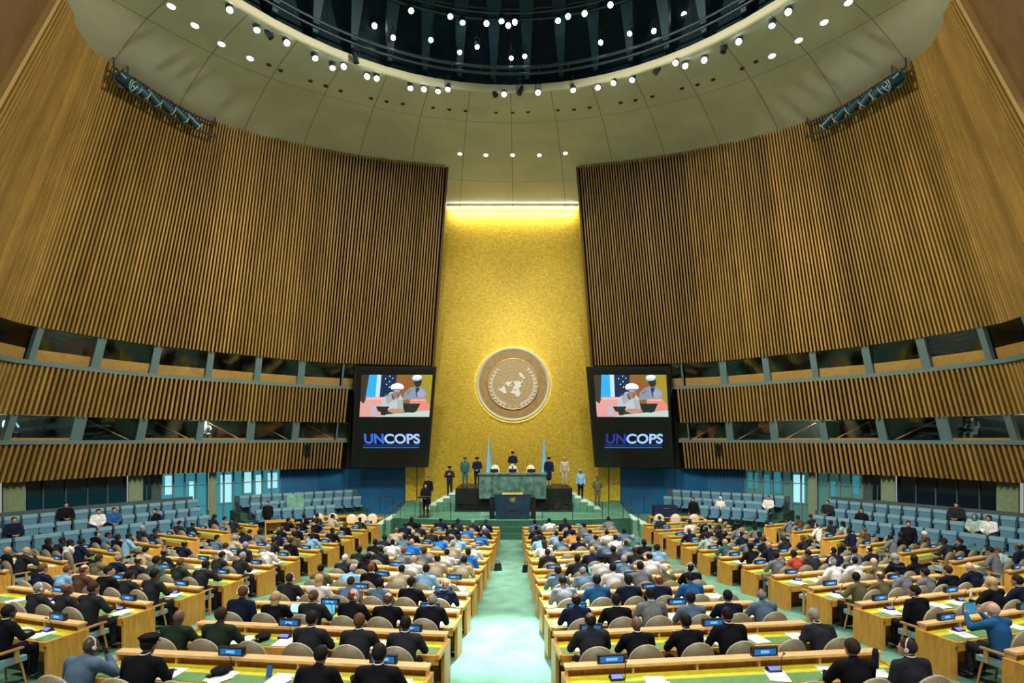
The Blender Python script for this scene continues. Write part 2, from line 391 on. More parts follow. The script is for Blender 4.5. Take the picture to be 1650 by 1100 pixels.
# gallery booths
wn = 0
for s, sn in SIDES:
    for lev, (za, zb) in enumerate(((Z2,Z3),(Z4,ZB))):
        # teal sill running along the slats
        st = stations(2.4, T_LOW, .6)
        mb = MB()
        for a, b in zip(st, st[1:]+[T_LOW]):
            mb.hexa((wall(a,za-.02,-.1,s),wall(b,za-.02,-.1,s),wall(b,za-.02,.24,s),wall(a,za-.02,.24,s)),
                    (wall(a,za+.17,-.1,s),wall(b,za+.17,-.1,s),wall(b,za+.17,.20,s),wall(a,za+.17,.20,s)))
        wn += 1
        struct(mb.build(f'trim_{wn}', M['teal']))
        # booth shell
        mb = MB(); V = []
        n = 40
        for i in range(n+1):
            t = 2.4+(T_LOW-2.4)*i/n
            V += [wall(t,zb+.05,-.15,s), wall(t,zb+.05,-3.2,s), wall(t,za-.05,-3.2,s), wall(t,za-.05,-.15,s)]
        mb.add(V, [(4*i+k,4*i+k+1,4*i+4+k+1,4*i+4+k) for i in range(n) for k in range(3)])
        mb.add([wall(T_LOW,zb+.05,-.15,s), wall(T_LOW,zb+.05,-3.2,s), wall(T_LOW,za-.05,-3.2,s), wall(T_LOW,za-.05,-.15,s)], [(0,1,2,3)])
        struct(mb.build('wall_booth', M['dark2'] if lev else M['dark2']))
        bays = stations(2.4, T_LOW, 2.45)
        for bi, (a, b) in enumerate(zip(bays, bays[1:]+[T_LOW])):
            win = MB()
            d = (b-a)*.07
            win.hexa((wall(a-d,za,-.12,s),wall(a+d,za,-.12,s),wall(a+d,za,.1,s),wall(a-d,za,.1,s)),
                     (wall(a-d,zb,-.12,s),wall(a+d,zb,-.12,s),wall(a+d,zb,.1,s),wall(a-d,zb,.1,s)))
            wo = struct(win.build(f'window_{lev*40+(0 if s>0 else 20)+bi+1}', M['teal']))
            g = MB(); g.add([wall(a+d,za+.1,-.02,s),wall(b-d,za+.1,-.02,s),wall(b-d,zb,-.02,s),wall(a+d,zb,-.02,s)], [(0,1,2,3)])
            struct(g.build('window_glass', M['pane'], wo))
            c = MB(); hh = .66 if lev else .28
            if lev or bi % 3 != 1:
                c.hexa((wall(a+d,za+.12,-.40,s),wall(b-d,za+.12,-.40,s),wall(b-d,za+.12,-.08,s),wall(a+d,za+.12,-.08,s)),
                       (wall(a+d,za+hh,-.40,s),wall(b-d,za+hh,-.40,s),wall(b-d,za+hh,-.10,s),wall(a+d,za+hh,-.10,s)))
                struct(c.build('window_counter', M['counter'], wo))
            if lev == 1 or bi % 2 == 0:
                p = MB(); p.hexa((wall(a,za,-3.1,s),wall(a+.015,za,-3.1,s),wall(a+.015,za,-.5,s),wall(a,za,-.5,s)),
                                 (wall(a,zb,-3.1,s),wall(a+.015,zb,-3.1,s),wall(a+.015,zb,-.5,s),wall(a,zb,-.5,s)))
                struct(p.build('window_partition', M['dark'], wo))
            if lev == 0 and bi in (4,5,6,7,8):      # sloping stair rails seen inside the lower booths
                e = MB()
                e.hexa((wall(a+.3*(b-a),zb-.1,-1.6,s),wall(a+.34*(b-a),zb-.1,-1.6,s),wall(a+.34*(b-a),zb-.1,-1.5,s),wall(a+.3*(b-a),zb-.1,-1.5,s)),
                       (wall(b-.12*(b-a),za+.2,-.9,s),wall(b-.08*(b-a),za+.2,-.9,s),wall(b-.08*(b-a),za+.2,-.8,s),wall(b-.12*(b-a),za+.2,-.8,s)))
                struct(e.build('window_handrail', M['counter'], wo))

# ------------------------------------------------------------------ ceiling with round opening
mb = MB(); V = []; rows = 0
outer = []
for k in range(61):
    t = 10*k/60; T = cr(CT, t); outer.append((Vector((T.x,T.y,T.z)), None))
gap = [(x, 31.0+.25*(1-(x/3.8)**2), 21.24) for x in (-2.4,-1.2,0,1.2,2.4)]
left = [p for p,_ in outer]
path = left+[Vector(g) for g in gap]+[Vector((-p.x,p.y,p.z)) for p in reversed(left)]
n = len(path)
for i, p in enumerate(path):
    d = Vector((p.x-OC[0], p.y-OC[1], 0)); dn = d.normalized()
    rim = Vector((OC[0],OC[1],OZ))+dn*OR
    q = p+dn*.5
    if abs(p.x) < 5.2 and p.y > 29:      # in front of the gold wall the ceiling runs on and dips
        f = (35.6-p.y); q = Vector((p.x*1.12, 35.6, 20.72))
    rr = [rim]
    for u in (.25,.5,.75): 
        m_ = rim.lerp(p, u); m_.z += .35*math.sin(PI*u); rr.append(m_)
    rr += [p]
    if abs(p.x) < 5.2 and p.y > 29:
        m_ = p.lerp(q, .5); m_.z += .12; rr += [m_, q]
    else: rr += [p.lerp(q,.5), q]
    V += rr
K = 7
mb.add(V, [(i*K+j, i*K+j+1, (i+1)*K+j+1, (i+1)*K+j) for i in range(n-1) for j in range(K-1)], True)
ceil = struct(mb.build('ceiling', M['ceiling']))
# rear part of the rim is closed by a flat slab behind the camera's sight
mb = MB(); N = 72
V = []
for i in range(N):
    a = 2*PI*i/N
    for r, z in ((12.2,20.1),(12.12,20.04),(12.02,20.10),(12.02,20.34)): V.append(ring(a, r, z))
mb.add(V, [(i*4+j,((i+1)%N)*4+j,((i+1)%N)*4+j+1,i*4+j+1) for i in range(N) for j in range(3)], True)
struct(mb.build('trim_rim', mat('rim_plaster',(.66,.64,.44),.6)))
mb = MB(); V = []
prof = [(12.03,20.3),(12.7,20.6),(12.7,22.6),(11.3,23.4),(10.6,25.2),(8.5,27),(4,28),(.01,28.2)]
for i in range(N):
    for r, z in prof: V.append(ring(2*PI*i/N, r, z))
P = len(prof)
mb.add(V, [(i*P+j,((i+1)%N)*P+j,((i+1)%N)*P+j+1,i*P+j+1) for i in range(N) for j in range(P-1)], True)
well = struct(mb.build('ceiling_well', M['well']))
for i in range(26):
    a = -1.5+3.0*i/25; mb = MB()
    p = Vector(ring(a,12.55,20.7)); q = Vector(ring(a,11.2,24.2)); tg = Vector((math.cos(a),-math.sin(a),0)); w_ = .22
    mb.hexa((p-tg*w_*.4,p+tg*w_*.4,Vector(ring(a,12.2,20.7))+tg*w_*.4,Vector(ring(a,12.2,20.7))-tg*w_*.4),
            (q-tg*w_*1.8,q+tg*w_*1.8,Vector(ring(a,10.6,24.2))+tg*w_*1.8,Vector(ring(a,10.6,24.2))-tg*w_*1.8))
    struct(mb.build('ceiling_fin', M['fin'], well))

def rig_ring(r, z, label, h=.35):
    th = thing('lighting_ring', label, 'lighting rig', (OC[0],OC[1],z))
    for k, dz in enumerate((0,h)):
        m_ = MB(); m_.torus((0,0,dz), r, .045 if k else .055, 96, 6); m_.build('ring_tube', M['truss'], th)
    m_ = MB(); m_.torus((0,0,0), r-.35, .04, 96, 6); m_.build('inner_tube', M['truss'], th)
    m_ = MB(); m_.cyl((0,r,0),(0,r,h),.018,n=5); m_.cyl((0,r,0),(0,r-.35,0),.018,n=5); sd = m_.data('strut', M['truss'])
    for i in range(60): link('strut', sd, th, rot=(0,0,2*PI*i/60))
    m_ = MB(); m_.cyl((0,r,h),(0,r,h+1.6),.015,n=5); hd = m_.data('hanger', M['truss'])
    for i in range(20): link('hanger', hd, th, rot=(0,0,2*PI*i/20))
    

rig_ring(11.75, 20.62, 'lowest steel lighting ring, right at the rim of the round ceiling opening', .3)
rig_ring(11.3, 22.55, 'middle steel lighting ring high inside the round ceiling opening', .45)
rig_ring(10.6, 23.5, 'topmost steel lighting ring high inside the round ceiling opening', .4)

def spot_data():
    b = MB(); b.cyl((0,0,.16),(0,0,-.14),.085,.125,12); b.cyl((0,0,.24),(0,0,.16),.05,.085,10)
    l = MB(); l.cyl((0,0,-.142),(0,0,-.15),.112,.112,12)
    y = MB(); y.tube([(-.14,0,0),(-.14,0,.36),(.14,0,.36),(.14,0,0)], .013, 5); y.cyl((0,0,.36),(0,0,.5),.018,n=6)
    y.box((-.03,-.03,.46),(.03,.03,.56))
    return b.data('housing', M['spot_body']), l.data('lens', M['lamp_white']), y.data('yoke', M['truss'])
SD = spot_data()
def unproj(px, py, z):
    Y = F*(z-EYE)/(706-py); return (CX+(px-833)*Y/F, Y)
def spotlight(px, py, z, lit, label, scale=1.0):
    x, y = unproj(px, py, z)
    th = thing('spotlight', label, 'spotlight', (x,y,z), 0, 'theatre spotlights of the ceiling opening')
    t = Vector((random.uniform(-5,5), random.uniform(4,18), 0))-Vector((x,y,z)) if lit else Vector((random.uniform(-14,14), random.uniform(20,30), 0))-Vector((x,y,z))
    rot = (-t).to_track_quat('Z','Y').to_euler()
    scale *= .85; a = link('housing', SD[0], th, rot=rot); a.scale = (scale,)*3
    b = link('lens', SD[1], th, rot=rot, mats=M['lamp_white'] if lit else M['navyglass']); b.scale = (scale*(1.12 if lit else 1),)*3
    c = link('yoke', SD[2], th); c.scale = (scale,)*3
RIM = [(369,12),(413,44),(460,66),(506,90),(535,105),(553,105),(592,121),(606,123),(661,138),(683,141),(706,143),(722,140),(812,149),(867,147),(923,141),(963,138),
       (990,130),(1020,125),(1090,98),(1104,104),(1135,95),(1192,65),(1245,36),(1271,16)]
RIMOFF = [(433,55),(573,95),(797,150),(838,147),(1059,113),(1167,78)]
INN = [(505,11),(564,40),(603,40),(633,59),(661,14),(694,62),(725,23),(745,32),(768,72),(784,35),(808,30),(819,38),(830,34),(824,90),(845,87),(899,30),(915,24),(942,20),
       (984,5),(969,66),(1016,51),(1054,48),(1074,40),(1103,22),(1130,8),(740,81)]
for i, (x, y) in enumerate(RIM): spotlight(x, y, 20.02, True, f'glowing spotlight on the opening rim, {ORD[i+1]} of the lit ones from the left')
for i, (x, y) in enumerate(RIMOFF): spotlight(x, y, 20.05, False, f'unlit dark blue spotlight on the opening rim, {ORD[i+1]} unlit one from the left', 1.15)
for i, (x, y) in enumerate(sorted(INN)):
    spotlight(x, y, 22.3 if y < 45 else 21.4, True, f'bright spotlight hung inside the round opening, {ORD[i+1]} inner one from the left', 1.0 if y<45 else .9)
# ceiling downlights and small dark openings
def on_ceiling(px, py):
    # march along the sight line to the ceiling surface
    z = 20.6
    for _ in range(6):
        x, y = unproj(px, py, z)
        hit, loc, nrm, idx = ceil.ray_cast(Vector((x,y,15)), Vector((0,0,1)))
        if not hit: break
        z = loc.z
    return (x, y, z)
dl = MB(); dl.cyl((0,0,.0),(0,0,-.03),.15,.15,16); DLR = dl.data('trim_ring', M['white'])
dl = MB(); dl.cyl((0,0,-.03),(0,0,-.045),.115,.115,16); DLL = dl.data('lens', M['down_white'])
dl = MB(); dl.cyl((0,0,.0),(0,0,-.02),.10,.10,12); VR = dl.data('vent_ring', mat('vent_ring',(.16,.15,.08),.6))
dl = MB(); dl.cyl((0,0,-.02),(0,0,-.03),.075,.075,12); VC = dl.data('vent_core', M['black'])
bpy.context.view_layer.update()
DL = [(276,9,'left'),(314,40,'left'),(357,70,'left'),(403,93,'left'),(1244,89,'right'),(1287,64,'right'),(1328,35,'right'),(1367,3,'right'),
      (741,247,'front'),(783,249,'front'),(826,249,'front'),(869,249,'front'),(911,246,'front')]
cnt = {}
for px, py, w_ in DL:
    cnt[w_] = cnt.get(w_,0)+1
    where = {'left':'side of the ceiling above the left wall','right':'side of the ceiling above the right wall','front':'above the gold wall'}[w_]
    th = thing('downlight', f'bright recessed downlight, {ORD[cnt[w_]]} from the left {where}', 'downlight', on_ceiling(px,py), 0, 'recessed ceiling downlights')
    link('trim_ring', DLR, th); link('lens', DLL, th)
VEN = [(433,104),(452,113),(500,130),(525,138),(549,146),(598,158),(623,163),(649,167),(698,173),(724,176),(750,178),(799,181),(826,181),(851,180),(899,177),(925,176),
       (950,173),(1000,165),(1024,161),(1051,155),(1099,142),(1124,136),(1149,128),(1196,110),(1218,99)]
for i, (px, py) in enumerate(VEN):
    th = thing('ceiling_vent', f'small dark round vent in the ceiling panels, {ORD[i+1]} from the left', 'vent', on_ceiling(px,py), 0, 'small round vents')
    link('vent_ring', VR, th); link('vent_core', VC, th)

# banks of blue projectors under the ceiling by the side walls
pb = MB(); pb.cyl((0,0,-.30),(0,0,.28),.13,.19,12); PB = pb.data('housing', M['spot_teal'])
pb = MB(); pb.torus((0,0,.28),.19,.02,16,5); PR = pb.data('pale_band', mat('pale_band',(.35,.55,.62),.4))
pb = MB(); pb.cyl((0,0,.283),(0,0,.29),.17,.17,12); PL = pb.data('lens', M['navyglass'])
for s, sn in SIDES:
    ts = [4.35+i*.19 for i in range(9)]
    pts = [wall(t, topz(t)-.55, .75, s) for t in [4.1]+ts+[6.3]]
    th = thing('lighting_truss', f'dark steel truss carrying the blue projectors under the ceiling, above the {sn} wall', 'lighting truss', pts[5])
    for dz in (.32, -.3):
        m_ = MB(); m_.tube([p-pts[5]+Vector((0,0,dz)) for p in pts], .045, 6); m_.build('chord', M['truss'], th)
    m_ = MB()
    for p in pts:
        m_.cyl(p-pts[5]+Vector((0,0,.32)), p-pts[5]+Vector((0,0,-.3)), .03, n=5)
    m_.build('lattice', M['truss'], th)
    for j in (0,4,10):
        m_ = MB(); p = pts[j]-pts[5]; m_.cyl(p+Vector((0,0,.3)), p+Vector((0,0,.95)), .03, n=5); m_.build('hanger', M['truss'], th)
    for i, t in enumerate(ts):
        p = wall(t, topz(t)-.6, .95, s); q = wall(t+.19, topz(t+.19)-.6, .95, s); d = (q-p).normalized(); d.z = -.35-.1*(i%3)
        th = thing('projector', f'blue-grey theatre projector over the {sn} wall, {ORD[i+1]} along its truss', 'projector', p, 0, 'blue projectors on the side trusses')
        rot = d.to_track_quat('Z','Y').to_euler()
        link('housing', PB, th, rot=rot); link('pale_band', PR, th, rot=rot); link('lens', PL, th, rot=rot)

# ------------------------------------------------------------------ gold wall
GY = 35.2
mb = MB(); V = []
for z in (0,3.2,3.2001,6,9,12,15,18,21.2):
    hw = 7.25 if z <= 3.2 else 5.9-(z-3.2)*.068
    V += [(-hw,GY,z),(hw,GY,z)]
mb.add(V, [(2*i,2*i+1,2*i+3,2*i+2) for i in range(8)])
gw = struct(mb.build('wall_front', M['gold']))
for s in (-1,1):
    m_ = MB(); m_.box((min(s*6.45,s*6.5),GY-.06,.3),(max(s*6.45,s*6.5),GY,3.2)); struct(m_.build('wall_joint', M['black'], gw))
    # dark backing behind the big screens and past the wall ends
    m_ = MB(); x0, x1 = sorted((s*5.3, s*13.5)); m_.box((x0,GY+.15,3.15),(x1,GY+.35,11)); struct(m_.build('wall_recess', M['dark'], gw))
m_ = MB(); m_.box((-4.5,34.6,20.66),(4.5,34.85,20.72)); struct(m_.build('trim_cove', M['ceiling']))
cv = tag((lambda m_: (m_.box((-4.4,35.0,20.62),(4.4,35.1,20.68)), m_)[1])(MB()).build('cove_light', glow('cove_strip',(1,.97,.80),14)), 'thin white cove light strip along the top of the gold wall','light strip')
lamp('AREA','cove_lamp',(0,34.8,20.5),(0,35.2,14),260,(1,.93,.72),(8.4,.15))

# ------------------------------------------------------------------ round emblem
def land_polys():
    L = {
     'north america': [(70,-165),(71,-155),(69,-140),(70,-125),(68,-110),(73,-95),(70,-85),(62,-92),(57,-90),(52,-80),(60,-76),(60,-66),(52,-56),(46,-62),(42,-70),(32,-80),(26,-80),(30,-90),(27,-97),(19,-96),(21,-88),(15,-84),(9,-80),(14,-92),(20,-105),(30,-115),(38,-123),(50,-127),(58,-137),(60,-150),(57,-160)],
     'greenland': [(82,-60),(83,-30),(75,-20),(66,-36),(60,-44),(68,-54),(76,-68)],
     'south america': [(11,-74),(10,-62),(4,-52),(-5,-36),(-13,-39),(-23,-42),(-34,-54),(-40,-63),(-52,-69),(-54,-72),(-42,-74),(-30,-72),(-18,-71),(-6,-81),(2,-79)],
     'africa': [(36,-6),(37,10),(32,20),(31,32),(22,37),(12,44),(11,51),(0,43),(-12,40),(-25,35),(-34,26),(-34,18),(-22,14),(-6,12),(4,9),(5,-5),(8,-13),(15,-17),(27,-13)],
     'eurasia': [(37,-9),(44,-8),(48,-4),(54,8),(58,7),(62,5),(70,20),(70,40),(68,55),(73,75),(77,100),(73,125),(71,150),(69,178),(62,170),(59,155),(52,140),(42,131),(38,126),(30,122),(22,113),(12,109),(2,104),(14,99),(21,91),(15,80),(8,77),(20,72),(25,62),(27,52),(22,59),(13,45),(28,34),(36,36),(37,27),(40,20),(44,14),(40,17),(42,4)],
     'australia': [(-12,131),(-12,142),(-25,153),(-38,149),(-38,140),(-32,132),(-34,116),(-22,114),(-16,124)],
     'madagascar': [(-12,49),(-25,47),(-22,43),(-16,44)],
     'islands': [(5,96),(3,108),(6,117),(-3,116),(-9,125),(-8,108)],
     'new guinea': [(-1,131),(-4,144),(-10,150),(-8,138)],
     'new zealand': [(-35,173),(-41,176),(-46,168),(-41,171)],
     'british isles': [(58,-6),(57,-2),(51,1),(50,-5),(54,-9)],
     'japan': [(45,142),(38,141),(34,131),(36,137)]}
    out = {}
    for k, pl in L.items():
        q = []
        for i in range(len(pl)):
            (la,lo),(lb,lp) = pl[i], pl[(i+1)%len(pl)]
            for u in (0,.5):
                a = la+(lb-la)*u; o = lo+(lp-lo)*u; r = (90-a)/150
                q.append((r*math.sin(math.radians(o)), -r*math.cos(math.radians(o))))
        out[k] = q
    return out
def tri_poly(poly, y0, y1, mb):
    from mathutils.geometry import tessellate_polygon
    n = len(poly); V = [(x,y0,z) for x,z in poly]+[(x,y1,z) for x,z in poly]
    tr = tessellate_polygon([[Vector((x,z,0)) for x,z in poly]])
    mb.add(V, [tuple(t) for t in tr]+[(i,(i+1)%n,n+(i+1)%n,n+i) for i in range(n)])
def emblem(parent, R, y, mwhite, mline, off=(0,0,0)):
    """map roundel with laurel, R = radius of the map circle; drawn in XZ, facing -Y"""
    mr = R; m_ = MB()
    for k in (.2,.4,.6,.8,1.0): m_.torus((0,y,0), mr*k, mr*.012, 64, 5, axis='y')
    for k in range(8):
        a = k*PI/4; r0 = .2 if k%2==0 else .4
        m_.cyl((mr*.2*math.cos(a),y,mr*.2*math.sin(a)),(mr*math.cos(a),y,mr*math.sin(a)),mr*.011,n=5)
    m_.build('map_grid', mline, parent, off)
    m_ = MB()
    for k, pl in land_polys().items(): tri_poly([(px*mr,pz*mr) for px,pz in pl], y-mr*.03, y, m_)
    m_.build('continents', mwhite, parent, off)
    for s in (-1,1):
        m_ = MB(); pts = []
        for i in range(13):
            a = math.radians(262-i*10.2); rr = mr*(1.30+.04*math.sin(i/12*PI)); pts.append(Vector((s*rr*math.cos(a),y,rr*math.sin(a)-mr*.02)))
        m_.tube(pts, mr*.016, 5)
        for i in range(1,13):
            p = pts[i]; d = (pts[i]-pts[i-1]).normalized(); nrm = Vector((d.z,0,-d.x))
            for q in (-1,1):
                l = mr*(.34-.008*i); tip = p+d*l*.85+nrm*q*l*.48; c = p+d*l*.45+nrm*q*l*.42; c2 = p+d*l*.5+nrm*q*l*.08
                pl = [p, c, tip, c2]
                m_.add([v_+Vector((0,-mr*.025,0)) for v_ in pl]+[v_ for v_ in pl], [(0,1,2,3),(7,6,5,4),(0,4,5,1),(1,5,6,2),(2,6,7,3),(3,7,4,0)])
        # crossing stems at the foot
        m_.tube([pts[0], Vector((s*-.10*mr,y,-1.36*mr)), Vector((s*-.30*mr,y,-1.44*mr))], mr*.022, 5)
        m_.build('laurel_branch', mwhite, parent, off)
EX, EZ, EY = .02, 8.78, 34.95
em = thing('wall_emblem', 'large round world map emblem with laurel branches on the gold wall', 'emblem', (EX,EY,EZ))
m_ = MB(); m_.cyl((0,.2,0),(0,0,0),2.52,2.52,72); m_.build('outer_disc', M['emblem_ring'], em)
m_ = MB(); m_.torus((0,0,0),2.40,.11,72,8,axis='y'); m_.build('outer_ring', M['emblem_ring'], em)
m_ = MB(); m_.cyl((0,0,0),(0,-.03,0),2.27,2.27,72); m_.build('wood_disc', M['emblem_wood'], em)
m_ = MB(); m_.cyl((0,-.03,0),(0,-.12,0),1.70,1.70,72); m_.build('inner_disc', M['emblem_disc'], em)
m_ = MB(); m_.torus((0,-.12,0),1.69,.035,72,6,axis='y'); m_.build('gold_ring', M['gold_trim'], em)
emblem(em, 1.09, -.14, M['emblem_white'], M['emblem_line'], (0,0,-.03))
# light hidden behind the emblem's edge
m_ = MB(); m_.torus((0,.22,0),2.50,.02,72,5,axis='y'); m_.build('halo_light', glow('halo',(1,.9,.5),10), em)

# ------------------------------------------------------------------ screens
GL = {}
def gcol(c, s=1.0):
    k = (c, s)
    if k not in GL: GL[k] = glow('screen_colour', c, s)
    return GL[k]
def text_mesh(body, size, extr=.002, bold=0):
    cu = bpy.data.curves.new('lettering', 'FONT'); cu.body = body; cu.size = size; cu.extrude = extr; cu.offset = bold; cu.align_x = 'LEFT'
    o = bpy.data.objects.new('lettering', cu); COL.objects.link(o); bpy.context.view_layer.update()
    me = bpy.data.meshes.new_from_object(o.evaluated_get(bpy.context.evaluated_depsgraph_get()))
    COL.objects.unlink(o); bpy.data.objects.remove(o)
    return me
T_UN = text_mesh('UN', 1.0, .01, .028); T_CO = text_mesh('COPS', 1.0, .01, .028)
def bigscreen(s, sn):
    # lower corners and upper corners in the place, leaning forward with the wall
    yb, yt = 33.6, 32.2; zb, zt = 3.28, 9.56
    xl = (-10.42 if s<0 else 5.30); xr = (-5.45 if s<0 else 10.38)
    L = math.hypot(yb-yt, zt-zb); tilt = math.atan2(yb-yt, zt-zb)
    th = thing('video_screen', f'tall black video screen to the {sn} of the gold wall, showing two people in berets', 'screen', ((xl+xr)/2,yb,zb))
    th.rotation_euler = (tilt, 0, 0)
    W = xr-xl; sk = .115*(1 if s<0 else -1)    # the panel narrows inwards towards its top as the wall leans
    def P(u, v): return ((u-.5)*W+sk*L*v, v*L)
    def quad(u0,v0,u1,v1,y,d,m,name,par=th):
        m_ = MB(); pl = [P(u0,v0),P(u1,v0),P(u1,v1),P(u0,v1)]
        m_.hexa([(pl[0][0],y,pl[0][1]),(pl[1][0],y,pl[1][1]),(pl[1][0],y+d,pl[1][1]),(pl[0][0],y+d,pl[0][1])],
                [(pl[3][0],y,pl[3][1]),(pl[2][0],y,pl[2][1]),(pl[2][0],y+d,pl[2][1]),(pl[3][0],y+d,pl[3][1])])
        return m_.build(name, m, par)
    quad(0,0,1,1,0,.3,M['black'],'cabinet')
    quad(.03,.02,.97,.975,-.02,.02,M['screen_black'],'display')
    # picture area: u .06-.95 , v .50-.89
    pic = quad(.08,.515,.965,.925,-.03,.01,gcol((.05,.035,.02),.8),'video_picture')
    def Q(a,b): return (.08+.885*a, .925-.41*b)
    n_ = [0]
    def poly(pts, c, g=1.0):
        n_[0] += 1; y = -.031-.0012*n_[0]
        pl = [P(*Q(a,b)) for a,b in pts]; m_ = MB(); tri_poly([(p[0],p[1]) for p in pl], y, y+.001, m_); return m_.build('image_patch', gcol(c,g), pic)
    def oval(cx,cy,rx,ry,c,g=1.0,k=14,a0=0,a1=2*PI):
        return poly([(cx+rx*math.cos(a0+(a1-a0)*i/k), cy+ry*math.sin(a0+(a1-a0)*i/k)) for i in range(k)], c, g)
    dx = -.03 if s<0 else .0
    poly([(.50,0),(1,0),(1,.85),(.46,.6)], (.22,.10,.02)); poly([(.72,0),(1,0),(1,.8),(.80,.6)], (.30,.24,.02))
    poly([(.28,0),(.49,0),(.47,.55),(.27,.55)], (.008,.02,.06)); poly([(.11,0),(.28,0),(.27,.58),(.07,.58)], (.02,.30,.80),1.2)
    poly([(.22,0),(.28,0),(.27,.58),(.21,.58)], (.45,.62,.85)); 
    for a,b in ((.34,.09),(.40,.03),(.40,.16),(.40,.29),(.36,.22),(.44,.08)): oval(a,b,.008,.014,(.8,.9,1),1.2,6)
    oval(.62,.28,.06,.10,(.28,.07,.02))
    poly([(0,.62),(.05,.68),(.09,.52),(.34,.52),(.36,1),(0,1)], (.62,.30,.28)); poly([(.70,.55),(.92,.55),(1,.74),(.99,.88),(.72,.86)], (.62,.22,.18))
    # second person, behind
    poly([(.60,.60),(.62,.42),(.70,.30),(.80,.27),(.90,.32),(.94,.45),(.93,.56),(.70,.58)], (.22,.25,.32)); oval(.80,.17,.055,.12,(.035,.02,.02)); oval(.78,.075,.068,.065,(.30,.50,.80),1.2); oval(.79,.045,.062,.04,(.75,.82,.95),1.1)
    poly([(.77,.30),(.79,.50),(.81,.52),(.83,.30)], (.02,.03,.12))
    # first person, bending over the desk
    poly([(.29,.78),(.31,.60),(.36,.46),(.44,.40),(.55,.42),(.60,.55),(.62,.82),(.45,.85)], (.42,.46,.48)); oval(.51,.45,.055,.12,(.30,.16,.11)); oval(.515,.29,.095,.095,(.62,.72,.92),1.25); oval(.50,.26,.07,.055,(.85,.90,1),1.1)
    poly([(.45,.44),(.49,.58),(.47,.60),(.42,.46)], (.05,.06,.10)); poly([(.40,.86),(.43,.80),(.62,.80),(.66,.88),(.50,.93)], (.45,.22,.16))
    poly([(.22,1),(.34,.95),(1,.84),(1,1)], (.42,.55,.50)); 
    poly([(.23,.75),(.42,.75),(.38,.88),(.37,.96),(.31,.96),(.30,.88),(.26,.86)], (.015,.02,.018)); poly([(.61,.68),(.86,.68),(.81,.86),(.77,.90),(.64,.88)], (.015,.02,.018))
    poly([(.17,.77),(.19,.74),(.23,.74),(.23,.96),(.17,.96)], (.35,.42,.55))
    poly([(.36,.50),(.44,.46),(.46,.62),(.38,.70)], (.30,.33,.36)); poly([(.52,.56),(.60,.60),(.61,.78),(.54,.80)], (.32,.36,.38)); poly([(.335,.47),(.40,.43),(.41,.46),(.35,.51)], (.06,.07,.12))
    poly([(.64,.42),(.70,.34),(.73,.37),(.67,.47)], (.14,.18,.26)); poly([(.86,.34),(.91,.40),(.90,.44),(.85,.39)], (.55,.58,.64)); oval(.535,.47,.018,.045,(.20,.10,.07)); poly([(.44,.33),(.60,.33),(.58,.37),(.46,.37)], (.10,.14,.30))
    poly([(.10,.55),(.33,.55),(.33,.58),(.09,.58)], (.72,.45,.42)); poly([(.73,.58),(.92,.58),(.93,.62),(.73,.61)], (.72,.36,.30)); oval(.86,.45,.06,.10,(.30,.32,.36),1.0)
    # lettering
    sx = W*.155*1.0
    a = P(.155,.25); b = P(.415,.25); sc = .92
    m1 = link('lettering_blue', T_UN, th, (a[0],-.035,a[1]), (PI/2,0,0)); m1.scale = (sc*1.0,sc,1); m1.data = T_UN.copy(); m1.data.materials.clear(); m1.data.materials.append(gcol((.04,.14,.75) if s<0 else (.02,.03,.30),.9))
    m2 = link('lettering_white', T_CO, th, (b[0],-.035,b[1]), (PI/2,0,0)); m2.data = T_CO.copy(); m2.data.materials.clear(); m2.data.materials.append(gcol((.30,.47,.85),1.0))
    def fit(o, wd, ht):
        xs = [v.co.x for v in o.data.vertices]; zs = [v.co.y for v in o.data.vertices]
        o.scale = (wd/(max(xs)-min(xs)), ht/(max(zs)-min(zs)), 1)
    fit(m1, W*.25, L*.10); fit(m2, W*.455, L*.10)
    quad(.145,.228,.865,.233,-.03,.006,gcol((.02,.10,.40),.7),'underline'); quad(.145,.20,.865,.212,-.03,.006,gcol((.02,.12,.45),.7),'caption_bar')
bigscreen(-1,'left'); bigscreen(1,'right')

